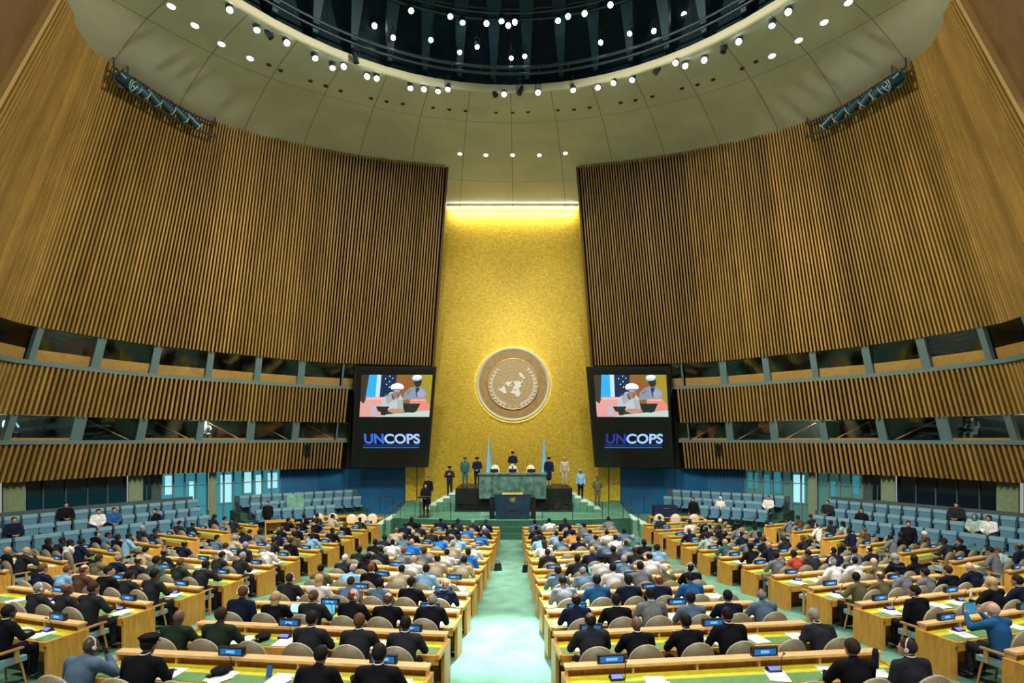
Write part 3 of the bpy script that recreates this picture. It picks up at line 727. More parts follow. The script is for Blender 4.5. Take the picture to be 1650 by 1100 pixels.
# ------------------------------------------------------------------ walls under the galleries
m_ = MB(); m_.box((-16.2,GY+.3,0),(-7.2,GY+.5,3.3)); bw = struct(m_.build('wall_blue_left', M['blue_wall']))
m_ = MB(); m_.box((7.2,GY+.3,0),(16.2,GY+.5,3.3)); struct(m_.build('wall_blue_right', M['blue_wall']))
def base(t, z, off, s): # wall foot line, vertical
    p = wall(t, Z1, off, s); return Vector((p.x,p.y,z))
for s, sn in SIDES:
    # soffit under the gallery
    mb = MB(); V = []; n = 40
    for i in range(n+1):
        t = 2.4+(T_LOW-2.4)*i/n; V += [wall(t,Z1+.02,.1,s), wall(t,Z1+.02,-2.2,s)]
    mb.add(V, [(2*i,2*i+1,2*i+3,2*i+2) for i in range(n)]); struct(mb.build('ceiling_soffit_'+sn, M['bluegrey']))
    def panel(t0, t1, z0, z1, off, m, name, n=4, d=.1):
        q = MB()
        for i in range(n):
            a = t0+(t1-t0)*i/n; b = t0+(t1-t0)*(i+1)/n
            q.hexa((base(a,z0,off-d,s),base(b,z0,off-d,s),base(b,z0,off,s),base(a,z0,off,s)),(base(a,z1,off-d,s),base(b,z1,off-d,s),base(b,z1,off,s),base(a,z1,off,s)))
        return struct(q.build(name, m))
    gm = M['teal_glass'] if s>0 else M['navyglass']
    # window walls: t from 4.6 (frame edge) to 8.4 (blue wall)
    segs = [(3.0,5.12,gm),(5.12,5.30,M['column']),(5.30,6.13,gm),(6.13,6.27,M['column']),(6.27,6.38,gm),(6.38,6.48,M['bluegrey']),(6.48,6.98,'door'),(6.98,7.06,M['column']),(7.06,7.78,'win'),(7.78,8.4,M['blue_wall'])]
    for k, (a, b, m) in enumerate(segs):
        if m == 'door' or m == 'win':
            g = M['door_glow'] if s>0 else mat('lobby_dim_'+m,(.05,.16,.14),.5,emit=.35)
            o = panel(a,b,0,3.2,-.9,g,f'door_{k+1+(0 if s>0 else 20)}' if m=='door' else f'window_{k+91+(0 if s>0 else 20)}',3)
            nmul = 4 if m=='door' else 7
            for i in range(nmul+1):
                t = a+(b-a)*i/nmul; q = MB(); q.hexa((base(t-.01,0,-.95,s),base(t+.01,0,-.95,s),base(t+.01,0,-.8,s),base(t-.01,0,-.8,s)),(base(t-.01,3.2,-.95,s),base(t+.01,3.2,-.95,s),base(t+.01,3.2,-.8,s),base(t-.01,3.2,-.8,s)))
                struct(q.build('window_bar', M['teal'], o))
            if True:
                for (u0,u1,z0,z1) in ((.1,.26,1.2,2.9),(.42,.55,1.7,3.0),(.62,.72,1.3,2.8),(.8,.95,1.9,2.9)) if m=='win' else ((.08,.22,1.9,3.0),(.6,.7,1.2,2.6)):
                    q = MB(); a_ = a+(b-a)*u0; b_ = a+(b-a)*u1
                    q.hexa((base(a_,z0,-.88,s),base(b_,z0,-.88,s),base(b_,z0,-.86,s),base(a_,z0,-.86,s)),(base(a_,z1,-.88,s),base(b_,z1,-.88,s),base(b_,z1,-.86,s),base(a_,z1,-.86,s)))
                    struct(q.build('window_daylight', M['door_pale'] if s>0 or u0==.1 else M['door_glow'], o))
            for z in (1.1,2.35):
                q = MB(); q.hexa((base(a,z,-.9,s),base(b,z,-.9,s),base(b,z,-.83,s),base(a,z,-.83,s)),(base(a,z+.05,-.9,s),base(b,z+.05,-.9,s),base(b,z+.05,-.83,s),base(a,z+.05,-.83,s)))
                struct(q.build('window_bar', M['teal'], o))
        else:
            o = panel(a,b,0,3.2,-.35 if m is M['column'] else -.8,m,'column' if m is M['column'] else f'wall_{sn}_bay',5)
            if m is gm:
                nb = max(2,int((b-a)/.16))
                for i in range(nb+1):
                    t = a+(b-a)*i/nb; q = MB(); q.hexa((base(t-.006,0,-.8,s),base(t+.006,0,-.8,s),base(t+.006,0,-.74,s),base(t-.006,0,-.74,s)),(base(t-.006,3.2,-.8,s),base(t+.006,3.2,-.8,s),base(t+.006,3.2,-.74,s),base(t-.006,3.2,-.74,s)))
                    struct(q.build('window_bar', M['bluegrey'], o))

# ------------------------------------------------------------------ blue side seats on low tiers, with their low back wall
ROW1 = [(-22.6,17.0),(-21.9,19.5),(-20.5,22.2),(-17.95,26.0),(-16.5,28.2),(-14.3,30.3),(-12.2,31.6)]
def rowpt(off, d):
    """point at arc length d along the seat line, OFF metres inwards, with heading"""
    P3 = [Vector((x,y,0)) for x,y in ROW1]; acc = 0
    for a, b in zip(P3, P3[1:]):
        L = (b-a).length
        if acc+L >= d or b == P3[-1]:
            u = (d-acc)/L; p = a.lerp(b, u); tg = (b-a).normalized(); n = Vector((tg.y,-tg.x,0)); return p+n*off, n
        acc += L
def gseat_data():
    b = MB(); b.box((-.24,-.05,.42),(.24,.05,.95)); b.box((-.22,.05,.46),(.22,.11,.90))
    c = MB(); c.box((-.235,-.045,.0),(.235,.44,.10), M=Matrix.Translation((0,.06,.36)) @ Matrix.Rotation(.0,4,'X'))
    d = MB(); d.box((-.245,-.065,.82),(.245,.125,.965))
    e = MB(); e.box((-.28,-.02,.55),(-.25,.34,.60)); e.box((-.28,-.02,.0),(-.255,.06,.56))
    g = MB(); g.box((-.2,0,0),(.2,.1,.40)); g.box((-.25,-.08,.10),(.25,-.05,.93))
    return [(b.data('backrest',M['gseat']),'backrest'),(c.data('seat_cushion',M['gseat']),'seat_cushion'),(d.data('head_cover',M['gcover']),'head_cover'),(e.data('armrest',M['gseat_shell']),'armrest'),(g.data('pedestal',M['gseat_shell']),'pedestal')]
GS = gseat_data(); GSEATS = []
for s, sn in SIDES:
    # tiers
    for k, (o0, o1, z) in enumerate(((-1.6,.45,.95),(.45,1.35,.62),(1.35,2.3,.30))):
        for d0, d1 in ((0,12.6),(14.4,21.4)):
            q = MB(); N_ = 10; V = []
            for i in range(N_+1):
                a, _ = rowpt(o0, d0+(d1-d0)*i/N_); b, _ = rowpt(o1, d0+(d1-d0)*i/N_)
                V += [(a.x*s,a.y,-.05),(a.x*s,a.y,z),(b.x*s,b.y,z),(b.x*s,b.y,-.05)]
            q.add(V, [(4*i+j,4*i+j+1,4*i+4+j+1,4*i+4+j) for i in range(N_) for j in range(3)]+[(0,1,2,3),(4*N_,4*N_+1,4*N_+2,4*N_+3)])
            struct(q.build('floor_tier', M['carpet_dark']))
    for d0, d1, zt in ((0,12.4,2.02),(14.4,21.3,1.86)):
        q = MB(); N_ = 10
        for i in range(N_):
            a,_ = rowpt(-.55,d0+(d1-d0)*i/N_); b,_ = rowpt(-.55,d0+(d1-d0)*(i+1)/N_); c,_ = rowpt(-.68,d0+(d1-d0)*(i+1)/N_); d,_ = rowpt(-.68,d0+(d1-d0)*i/N_)
            q.hexa([(v_.x*s,v_.y,.2) for v_ in (a,b,c,d)],[(v_.x*s,v_.y,zt) for v_ in (a,b,c,d)])
        struct(q.build('wall_low_'+sn, M['bluegrey']))
    for k, (off, z, dmin) in enumerate(((0,.95,0),(.92,.62,.3),(1.82,.30,.3))):
        j = 0
        for sec, (d0, d1) in enumerate(((3.3,12.2),(14.7,21.0 if k<2 else 19.4))):
            d = d0+dmin
            while d < d1:
                p, n = rowpt(off, d); j += 1
                rz = math.atan2(-n.x*s, n.y)
                px_ = 833+F*(p.x*s-CX)/p.y
                if px_ > -20 and px_ < 1670:
                    th = thing('gallery_seat', f'blue seat by the {sn} wall, {("back","middle","front")[k]} row, {ORD[min(j,33)]} from near end', 'seat', (p.x*s,p.y,z), rz, 'blue seats along the side walls')
                    for me, nm in GS: link(nm, me, th)
                    GSEATS.append((th, s, k, px_, p.x*s, p.y, z, rz))
                d += .585

# ------------------------------------------------------------------ people
def remesh(mb, voxel=.02, ratio=.4, smooth=3):
    me = mb.data('tmp', M['skin0']); o = bpy.data.objects.new('tmp', me); COL.objects.link(o)
    r = o.modifiers.new('r','REMESH'); r.mode = 'VOXEL'; r.voxel_size = voxel
    s_ = o.modifiers.new('s','SMOOTH'); s_.iterations = smooth; s_.factor = .5
    d = o.modifiers.new('d','DECIMATE'); d.ratio = ratio
    bpy.context.view_layer.update()
    out = bpy.data.meshes.new_from_object(o.evaluated_get(bpy.context.evaluated_depsgraph_get()))
    COL.objects.unlink(o); bpy.data.objects.remove(o)
    out.polygons.foreach_set('use_smooth', [True]*len(out.polygons)); out.materials.clear(); out.materials.append(M['skin0'])
    return out
def cap(mb, a, b, r0, r1=None):
    r1 = r0 if r1 is None else r1
    mb.cyl(a, b, r0, r1, 12); mb.ell(a, (r0,)*3, 12, 8); mb.ell(b, (r1,)*3, 12, 8)
def head(mb, c, yaw=0, pitch=0):
    Mx = Matrix.Translation(c) @ Matrix.Rotation(yaw,4,'Z') @ Matrix.Rotation(pitch,4,'X')
    mb.ell((0,0,.025),(.078,.098,.105),16,12,M=Mx); mb.ell((0,.03,-.045),(.058,.068,.075),12,8,M=Mx)
    mb.cyl((0,.085,.02),(0,.118,-.022),.010,.020,8,M=Mx); mb.ell((0,.112,-.022),(.019,.018,.015),8,6,M=Mx)   # nose
    mb.ell((0,.088,-.065),(.028,.016,.012),8,6,M=Mx); mb.ell((0,.078,-.105),(.024,.022,.018),8,6,M=Mx)       # mouth, chin
    for s_ in (-1,1):
        mb.ell((s_*.083,-.005,-.005),(.012,.026,.036),8,6,M=Mx); mb.ell((s_*.032,.086,.030),(.020,.014,.010),8,6,M=Mx)
    return Mx
def fingers(mb, wrist, direc, up, side):
    """palm and five fingers, thumb from the side of the palm"""
    d = Vector(direc).normalized(); u = Vector(up).normalized(); t = d.cross(u).normalized()*side; w0 = Vector(wrist)
    mb.hexa([w0+t*a+u*b for a,b in ((-.028,-.012),(.028,-.012),(.028,.012),(-.028,.012))],[w0+d*.085+t*a+u*b for a,b in ((-.04,-.010),(.04,-.010),(.04,.010),(-.04,.010))])
    for i, (a, l) in enumerate(((-.031,.055),(-.011,.070),(.010,.076),(.031,.068))):
        p = w0+d*.083+t*a; q = p+d*l*.55-u*.008; r_ = q+d*l*.4-u*.022
        mb.cyl(p,q,.0085,.0078,6); mb.cyl(q,r_,.0078,.0062,6)
    p = w0+d*.02+t*.028; q = p+d*.03+t*.028-u*.01; r_ = q+d*.032+t*.004-u*.01; mb.cyl(p,q,.011,.009,6); mb.cyl(q,r_,.009,.007,6)
def join_extra(me, mb):
    """append loose MB geometry (the hands) to a mesh so the body stays one mesh"""
    vs_ = [tuple(v.co) for v in me.vertices]+mb.v; n = len(me.vertices)
    fs = [tuple(p.vertices) for p in me.polygons]+[[i+n for i in f] for f in mb.f]
    out = bpy.data.meshes.new('body'); out.from_pydata(vs_, [], fs); out.update(); out.polygons.foreach_set('use_smooth', [True]*len(fs)); out.materials.append(M['skin0'])
    return out
def figure(J):
    """J: joints. returns meshes body, jacket, trousers, shoes, collar and the head matrix"""
    b = MB(); V = {k: Vector(v) for k, v in J.items() if not isinstance(v,(int,float))}
    hc = V['head']; Mx = head(b, hc, J.get('yaw',0), J.get('pitch',0))
    cap(b, V['neck'], hc+Vector((0,-.01,-.06)), .054, .05)
    cap(b, V['hip'], V['chest'], .11, .12); cap(b, V['chest'], V['neck'], .10, .052)
    for k in ('l','r'):
        cap(b, V['neck']+(V['sh'+k]-V['neck'])*.35+Vector((0,0,-.03)), V['sh'+k]+Vector((0,0,-.01)), .04, .042)
        cap(b, V['sh'+k]+Vector((0,0,-.01)), V['el'+k], .044, .038); cap(b, V['el'+k], V['wr'+k], .040, .027)
        cap(b, V['hp'+k], V['kn'+k], .078, .056); cap(b, V['kn'+k], V['an'+k], .052, .036); cap(b, V['an'+k], V['to'+k], .036, .028)
    body = remesh(b, .019, .42, 2)
    h = MB()
    for k, sd in (('l',1),('r',-1)): fingers(h, V['wr'+k], V['hd'+k]-V['wr'+k], J.get('up'+k,(0,0,1)), sd)
    body = join_extra(body, h)
    j = MB(); up = V['chest']-V['hip']
    j.ell(V['chest'], (.185,.125,.17),14,10); cap(j, V['hip'], V['chest'], .15, .155); cap(j, V['chest'], V['neck']+Vector((0,-.005,-.03)), .15, .085); cap(j, V['neck']+Vector((0,-.01,-.03)), V['neck']+Vector((0,-.005,.025)), .078, .064)
    for sx in (-1,1): cap(j, V['hip']+Vector((sx*.05,0,0)), V['chest']+Vector((sx*.07,0,.02)), .125, .125)
    for k in ('l','r'):
        cap(j, V['neck']+Vector((0,-.01,-.04)), V['sh'+k], .075, .078); cap(j, V['sh'+k], V['el'+k], .078, .062); cap(j, V['el'+k], V['wr'+k]-(V['wr'+k]-V['el'+k])*.08, .058, .042)
    if J.get('skirt'): pass
    jacket = remesh(j, .024, .45, 2)
    t = MB()
    if J.get('skirt'):
        cap(t, V['hip']+Vector((0,0,-.02)), V['hip']+Vector((0,0,-.42)), .17, .17)
    else:
        for k in ('l','r'):
            cap(t, V['hp'+k], V['kn'+k], .098, .076); cap(t, V['kn'+k], V['an'+k]+(V['kn'+k]-V['an'+k])*.08, .07, .056)
    trous = remesh(t, .026, .4, 2)
    shs = []
    for k in ('l','r'):
        sh = MB(); a = V['an'+k]; q = V['to'+k]; c = (a+q)/2; d = (q-a); ang = math.atan2(-d.x, d.y)
        sh.ell((0,0,0),(.05,.14,.045),10,8,M=Matrix.Translation((c.x,c.y,min(a.z,q.z)+.01)) @ Matrix.Rotation(ang,4,'Z')); shs.append(sh.data('shoe', M['shoe']))
    co = MB(); co.torus((V['neck'].x,V['neck'].y+.0,V['neck'].z+.056), .055, .009, 16, 6)
    return dict(body=body, jacket=jacket, trousers=trous, shoes=shs, collar=co.data('collar', M['white']), hm=Mx)
def seated(lean=0, turn=0, nod=0, arms='desk', sway=0):
    L = lean
    J = dict(hip=(0,-.06,.56), chest=(sway*.4,.0+L*.45,.92), neck=(sway*.7,.03+L*.75,1.12-L*.12), head=(sway,.06+L*1.0,1.262-L*.2), yaw=turn, pitch=-nod,
             shl=(.20+sway*.6,.01+L*.65,1.07-L*.1), shr=(-.20+sway*.6,.01+L*.65,1.07-L*.1), hpl=(.09,-.04,.56), hpr=(-.09,-.04,.56), knl=(.13,.40,.56), knr=(-.13,.40,.56),
             anl=(.13,.36,.10), anr=(-.13,.36,.10), tol=(.14,.50,.05), tor=(-.14,.50,.05))
    if arms == 'desk': J.update(ell=(.29,.14,.84), elr=(-.29,.14,.84), wrl=(.17,.36,.83), wrr=(-.17,.36,.83), hdl=(.10,.46,.82), hdr=(-.10,.46,.82))
    elif arms == 'lap': J.update(ell=(.27,.02,.80), elr=(-.27,.02,.80), wrl=(.09,.22,.70), wrr=(-.09,.20,.70), hdl=(.02,.30,.68), hdr=(-.02,.28,.68))
    elif arms == 'cheek': J.update(ell=(.28,.30,.84), elr=(-.29,.12,.84), wrl=(.13,.22+L,1.10), wrr=(-.17,.36,.83), hdl=(.10+sway,.17+L,1.22), hdr=(-.08,.44,.82), upl=(0,1,0))
    elif arms == 'phone': J.update(ell=(.26,.26,.92), elr=(-.26,.26,.92), wrl=(.16,.42,1.10), wrr=(-.16,.42,1.10), hdl=(.15,.45,1.2), hdr=(-.15,.45,1.2), upl=(0,1,0), upr=(0,1,0))
    return figure(J)
def standing(arms='side', skirt=False, turn=0):
    J = dict(hip=(0,0,.96), chest=(0,.0,1.30), neck=(0,.0,1.49), head=(0,.02,1.635), yaw=turn, pitch=0, shl=(.185,0,1.43), shr=(-.185,0,1.43), hpl=(.09,0,.92), hpr=(-.09,0,.92),
             knl=(.10,.02,.50), knr=(-.10,.02,.50), anl=(.10,-.02,.09), anr=(-.10,-.02,.09), tol=(.12,.13,.045), tor=(-.12,.13,.045))
    if arms == 'side': J.update(ell=(.25,-.01,1.14), elr=(-.25,-.01,1.14), wrl=(.25,.05,.88), wrr=(-.25,.05,.88), hdl=(.24,.07,.78), hdr=(-.24,.07,.78), upl=(1,0,0), upr=(-1,0,0))
    elif arms == 'front': J.update(ell=(.26,.02,1.16), elr=(-.26,.02,1.16), wrl=(.08,.18,1.02), wrr=(-.08,.18,1.02), hdl=(.0,.21,.98), hdr=(0,.21,.98), upl=(0,1,0), upr=(0,1,0))
    elif arms == 'chest': J.update(ell=(.27,.04,1.14), elr=(-.27,.04,1.14), wrl=(.07,.22,1.24), wrr=(-.07,.22,1.26), hdl=(.02,.22,1.33), hdr=(-.02,.22,1.35), upl=(0,1,0), upr=(0,1,0))
    elif arms == 'back': J.update(ell=(.27,-.06,1.16), elr=(-.27,-.06,1.16), wrl=(.08,-.15,.98), wrr=(-.08,-.15,.98), hdl=(.0,-.17,.94), hdr=(0,-.17,.94), upl=(0,-1,0), upr=(0,-1,0))
    if skirt: J['skirt'] = 1
    return figure(J)
FIG = {'desk': seated(.02), 'desk2': seated(.10,0,.25,'desk',.02), 'left': seated(.0,.5,0,'lap'), 'right': seated(.03,-.6,0,'desk'), 'cheek': seated(.08,-.1,.1,'cheek',.05),
       'lap': seated(-.03,0,0,'lap',-.02), 'phone': seated(.03,.1,0,'phone'), 'bend': seated(.26,.1,.5,'desk',.03)}
STD = {'side': standing('side'), 'front': standing('front'), 'chest': standing('chest'), 'skirt': standing('side',True), 'back': standing('back')}
def hair_set():
    H = {}
    def cut(y0, z0, k=.9): return lambda c: (c.z > z0+max(0,(c.y-y0))*k)
    m_ = MB(); m_.ell((0,-.010,.036),(.088,.104,.108),18,12,keep=lambda c: c.z > -.045 + max(0,c.y+.035)*1.05); H['short'] = m_.data('hair', M['hair_black'])
    m_ = MB(); m_.ell((0,-.012,.03),(.087,.102,.102),18,12,keep=lambda c: -.055 < c.z-.0 and c.z < .075-(c.y*.2) and c.z > -.05+max(0,c.y+.03)*1.4); H['bald'] = m_.data('hair_fringe', M['hair_black'])
    m_ = MB(); m_.ell((0,-.015,.032),(.096,.108,.112),18,12,keep=lambda c: c.z > -.06+max(0,c.y+.0)*1.5)
    m_.ell((0,-.055,-.10),(.085,.055,.17),14,10); H['long'] = m_.data('long_hair', M['hair_brown'])
    m_ = MB(); m_.ell((0,-.012,.034),(.090,.106,.108),18,12,keep=lambda c: c.z > -.05+max(0,c.y+.03)*1.05); m_.ell((0,-.115,.03),(.045,.04,.045),10,8); H['bun'] = m_.data('hair_bun', M['hair_brown'])
    m_ = MB(); m_.ell((0,-.015,.02),(.100,.118,.128),18,12,keep=lambda c: c.y < .075 or c.z > .07); m_.ell((0,-.04,-.13),(.12,.10,.11),14,8); H['scarf'] = m_.data('headscarf', M['white'])
    m_ = MB(); m_.ell((.015,-.015,.105),(.128,.140,.048),18,8); m_.torus((0,-.005,.068),.088,.014,20,6); H['beret'] = m_.data('beret', M['cloth_blue'])
    m_ = MB(); m_.cyl((0,-.01,.055),(0,-.015,.115),.096,.128,18); m_.cyl((0,-.015,.115),(0,-.02,.135),.128,.10,18); m_.add([(-.07,.07,.06),(.07,.07,.06),(.055,.135,.045),(-.055,.135,.045),(-.07,.07,.07),(.07,.07,.07),(.055,.135,.055),(-.055,.135,.055)],[(3,2,1,0),(4,5,6,7),(0,1,5,4),(1,2,6,5),(2,3,7,6),(3,0,4,7)]); H['cap'] = m_.data('peaked_cap', M['cloth_navy'])
    m_ = MB(); m_.torus((0,-.0,.01),.099,.007,20,5,a0=0,a1=PI,axis='y'); m_.cyl((.084,-.005,-.0),(.103,-.005,0),.027,.025,12); m_.cyl((-.084,-.005,-.0),(-.103,-.005,0),.027,.025,12)
    for v in range(len(m_.v)): x,y,z = m_.v[v]; m_.v[v] = (x,y-.01,z+(.03 if abs(x)<.104 and z>.04 else 0))
    H['phones'] = m_.data('headphones', M['white'])
    return H
HAIR = hair_set()
NPERS = [0]
def person(loc, rz, fig, skin, hair, hcol, cloth, label, group=None, extra=(), lower=None, collar=None, scale=1.0, lod=0):
    """fig: dict of meshes. lod 0 = all parts; 1 = fewer parts for the far rows"""
    NPERS[0] += 1
    th = thing('person', label, 'person', loc, rz, group); th.scale = (scale,)*3
    link('body', fig['body'], th, mats=M[skin]); link('jacket', fig['jacket'], th, mats=M['cloth_'+cloth])
    if True:
        link('trousers', fig['trousers'], th, mats=M['cloth_'+(lower or (cloth if cloth in ('black','navy','charcoal','grey','dark green') else 'charcoal'))])
    if lod < 1:
        for q_ in fig['shoes']: link('shoe', q_, th)
    if collar and lod < 2: link('shirt_collar', fig['collar'], th, mats=M['cloth_'+collar])
    def onhead(me, nm, m): 
        o = link(nm, me, th, mats=m); o.matrix_local = fig['hm']
        return o
    if hair in ('short','long','bun','bald'): onhead(HAIR[hair], 'hair', M['hair_'+hcol])
    elif hair in ('scarf','beret','cap'):
        if hair != 'scarf': onhead(HAIR['short'], 'hair', M['hair_black'])
        onhead(HAIR[hair], {'scarf':'headscarf','beret':'beret','cap':'peaked_cap'}[hair], M['cloth_'+hcol])
    for e in extra:
        if e == 'phones': onhead(HAIR['phones'], 'headphones', M['white'])
    return th
def look_words(skin, hair, hcol, cloth, coat=True):
    h = {'short':f'{hcol}-haired' if ' ' not in hcol else 'brown-haired','long':f'long {hcol}-haired' if ' ' not in hcol else 'long-haired','bun':'bun-haired','bald':f'balding {hcol}-haired' if ' ' not in hcol else 'balding',
         'none':'bald','scarf':f'{hcol}-scarfed','beret':f'{hcol}-bereted','cap':f'{hcol}-capped'}[hair]
    g = {'white':'white shirt','light blue':'light blue shirt','bright blue':'bright blue shirt','orange':'orange shirt','red':'red top','pink':'pink top','beige':'beige uniform','lilac':'lilac top','mint':'mint shirt'}.get(cloth, f'{cloth} jacket')
    return f'{h} person in {g}'

# ------------------------------------------------------------------ conference chair and desk
def chair_parts():
    sh = MB(); n = 14; V = []
    prof = []
    for i in range(n+1):      # outline of the shell back: straight sides, round top
        a = PI*i/n; prof.append((.26*math.cos(a), .80+.27*math.sin(a)))
    out = [(.215,.30),(.25,.55)]+prof+[(-.25,.55),(-.215,.30)]
    def P3(x,z,d): return (x, -.255-.05*(z-.3)/.7+.45*(x*x)+d, z)
    k = len(out); ctr = [(0,.42),(0,.62),(0,.85)]
    front = [P3(x,z,.03) for x,z in out]; back = [P3(x,z,-.03) for x,z in out]
    fi = [P3(x*.6,.60+(z-.60)*.6,.02) for x,z in out]; bi = [P3(x*.6,.60+(z-.60)*.6,-.045) for x,z in out]
    V = front+back+fi+bi
    fs = [(i,(i+1)%k,k+(i+1)%k,k+i) for i in range(k)]
    fs += [(i,2*k+i,2*k+(i+1)%k,(i+1)%k) for i in range(k)]+[(k+i,k+(i+1)%k,3*k+(i+1)%k,3*k+i) for i in range(k)]
    sh.add(V, fs, True)
    m2 = k//2
    for P_ in (fi, bi):
        sh.add(P_, [(i, i+1, k-2-i, k-1-i) for i in range(m2-1)]+([(m2-1,m2,k-m2)] if k%2 else []))
    ed = MB(); ed.tube([Vector(P3(x,z,0)) for x,z in out], .016, 5)
    st = MB(); st.box((-.24,-.22,.40),(.24,.26,.49)); st.box((-.23,-.21,.49),(.23,.25,.505), taper=.94)
    ar = []
    for s in (-1,1):
        a = MB(); a.box((s*.27-.03,-.2,.64),(s*.27+.03,.18,.67)); a.box((s*.27-.02,.06,.42),(s*.27+.02,.12,.65)); a.box((s*.27-.02,-.24,.55),(s*.27+.02,-.18,.66)); ar.append(a.data('armrest', M['chair_wood']))
    lg = []
    for sx in (-1,1):
        for sy in (-1,1):
            l = MB(); l.cyl((sx*.2,sy*.18,.42),(sx*.25,sy*.24,0),.022,.016,8); lg.append(l.data('leg', M['chair_wood']))
    return sh, ed, st, ar, lg
sh, ed, st_, ARM, LEG = chair_parts()
SHELL = sh.data('backrest', M['shell']); EDGE = ed.data('piping', M['shell_edge']); CUSH = st_.data('seat', M['seat_blue'])
CS = {k: [sh.data('backrest', M[m]), ed.data('piping', M[e])] for k, m, e in (('tan','shell','shell_edge'),('cream','cream','cream'))}
# one-piece mesh for small far chairs
far = MB(); far.cur = 0; far.add(sh.v, sh.f, True); far.cur = 1; far.add(st_.v, st_.f); far.cur = 2
for s in (-1,1): far.box((s*.27-.03,-.2,.64),(s*.27+.03,.18,.67)); far.box((s*.27-.02,.06,0),(s*.27+.02,.12,.65)); far.box((s*.25-.02,-.24,0),(s*.25+.02,-.18,.66))
FARCH = far.data('conference_chair', [M['shell'],M['seat_blue'],M['chair_wood']])
def chair(loc, rz, label, near=True, group='taupe conference chairs', cream=False):
    if not near:
        o = link('conference_chair', FARCH, None, loc, (0,0,rz)); return tag(o, label, 'chair', group)
    th = thing('conference_chair', label, 'chair', loc, rz, group)
    c = CS['cream' if cream else 'tan']
    b = link('backrest', c[0], th); link('piping', c[1], b); link('seat', CUSH, th, mats=M['cream'] if cream else M['seat_blue'])
    for a in ARM: link('armrest', a, th)
    for l in LEG: link('leg', l, th)
    return th

q_ = MB(); q_.box((-.012,-.06,.755),(.012,.045,.866)); SUPP = q_.data('rail_support', M['rail'])
def desk(loc, rz, L, label, near=True):
    """rail along local x from 0 to L; the sitter is on the -y side"""
    th = thing('conference_desk', label, 'desk', loc, rz, 'rows of wooden conference desks')
    q = MB(); q.box((0,-.08,.865),(L,.08,.905)); q.build('top_rail', M['rail'], th)
    q = MB(); q.box((.02,.045,.03),(L-.02,.075,.865)); q.build('front_panel', M['wood'], th)
    q = MB(); q.box((0,-.60,.70),(L,-.0,.755)); q.box((0,-.60,.60),(L,-.575,.70)); ws = q.build('work_surface', M['wood'], th)
    q = MB(); q.box((.04,-.28,.755),(L-.04,-.05,.762)); q.build('painted_glow_inlay', M['leather_painted_glow'], ws)  # rail-side strip of the leather, warm lamplight painted into its colour
    q = MB(); q.box((.04,-.55,.755),(L-.04,-.28,.762)); q.build('green_inlay', M['leather_green'], ws)
    nsup = max(3, int(L/.82)+1)
    for i in range(nsup if loc[1] < 13.5 else 0):
        x = .03+(L-.06)*i/(nsup-1); link('rail_support', SUPP, th, (x,0,0))
    if loc[1] >= 13.5:
        q = MB(); q.box((.03,.02,.755),(L-.03,.044,.866)); q.build('rail_support', M['wood'], th)
    for x in (0, L):
        q = MB(); q.box((x-.03,-(.30 if 'centre' in label else .60),0),(x+.03,.09,.70)); q.box((x-.03,-.62,.70),(x+.03,.09,.775)); q.build('end_panel', M['wood'], th)
    return th

pl_b = MB(); pl_b.box((-.2,-.03,0),(.2,.03,.125)); PLB = pl_b.data('casing', M['black'])
pl_b = MB(); pl_b.box((-.165,-.034,.022),(.165,-.03,.104)); PLS = pl_b.data('display', M['plate_screen'])
PLT = []
for v in range(4):
    pl_b = MB(); x = -.09+.01*v
    while x < .09-.012*v:
        wd = random.uniform(.010,.02); pl_b.box((x,-.036,.045),(x+wd,-.034,.085)); x += wd+.005
    PLT.append(pl_b.data('lettering', M['plate_text']))
cn = MB(); cn.box((-.10,-.06,0),(.10,.06,.03)); cn.box((-.09,.02,.03),(.09,.05,.07)); CNB = cn.data('casing', M['black'])
cn = MB(); cn.add([(-.08,-.05,.032),(.08,-.05,.032),(.08,.018,.062),(-.08,.018,.062)],[(0,1,2,3)]); CNS = cn.data('display', M['console_screen'])
cn = MB(); cn.tube([(.12,0,0),(.12,.0,.12),(.115,-.03,.22),(.11,-.07,.27)], .006, 5); cn.ell((.11,-.085,.28),(.014,.024,.014),8,6); CNM = cn.data('microphone', M['black'])
pp = []
for v in range(3):
    q = MB(); q.box((-.14,-.19,0),(.14,.19,.006+.005*v), M=Matrix.Rotation(.1*(v-1),4,'Z'))
    if v: q.box((-.05,-.20,.006+.005*v),(.17,.09,.010+.005*v), M=Matrix.Rotation(-.3,4,'Z'))
    pp.append(q.data('paper', M['paper']))

BLK = {'CL':'left centre block','CR':'right centre block','SL':'left side block','SR':'right side block','WL':'left wall block','WR':'right wall block'}
ROWS = []      # (block, row number from the back, origin, heading, length, n seats, aisle first)
def add_row(blk, idx, p0, p1, n):
    """p0 = end by the aisle nearest the hall's centre, p1 = outer end"""
    s = -1 if blk[1] == 'L' else 1
    p0 = Vector((p0[0]*-s*-1, p0[1])); p1 = Vector((p1[0]*-s*-1, p1[1]))
    ROWS.append((blk, idx, p0, p1, n))
for i in range(12):
    Y = 7.36+1.6*i; xin = .95-.035*i; xo = max(4.95, 5.75-.22*i) if i < 4 else 5.0-.01*i; dy = .54+.018*i
    for s, b in ((-1,'CL'),(1,'CR')): ROWS.append((b, i+1, Vector((s*xin,Y)), Vector((s*xo,Y+dy)), 6))
for j in range(-1, 11):
    Y = 9.7+1.62*j; X = 7.8-.12*j; L = 4.55-.05*max(j,0); a = math.radians(16.5)
    for s, b in ((-1,'SL'),(1,'SR')):
        if j == -1 and s < 0: continue
        ROWS.append((b, j+2, Vector((s*X,Y)), Vector((s*(X+L*math.cos(a)),Y+L*math.sin(a))), 6 if j < 5 else 5))
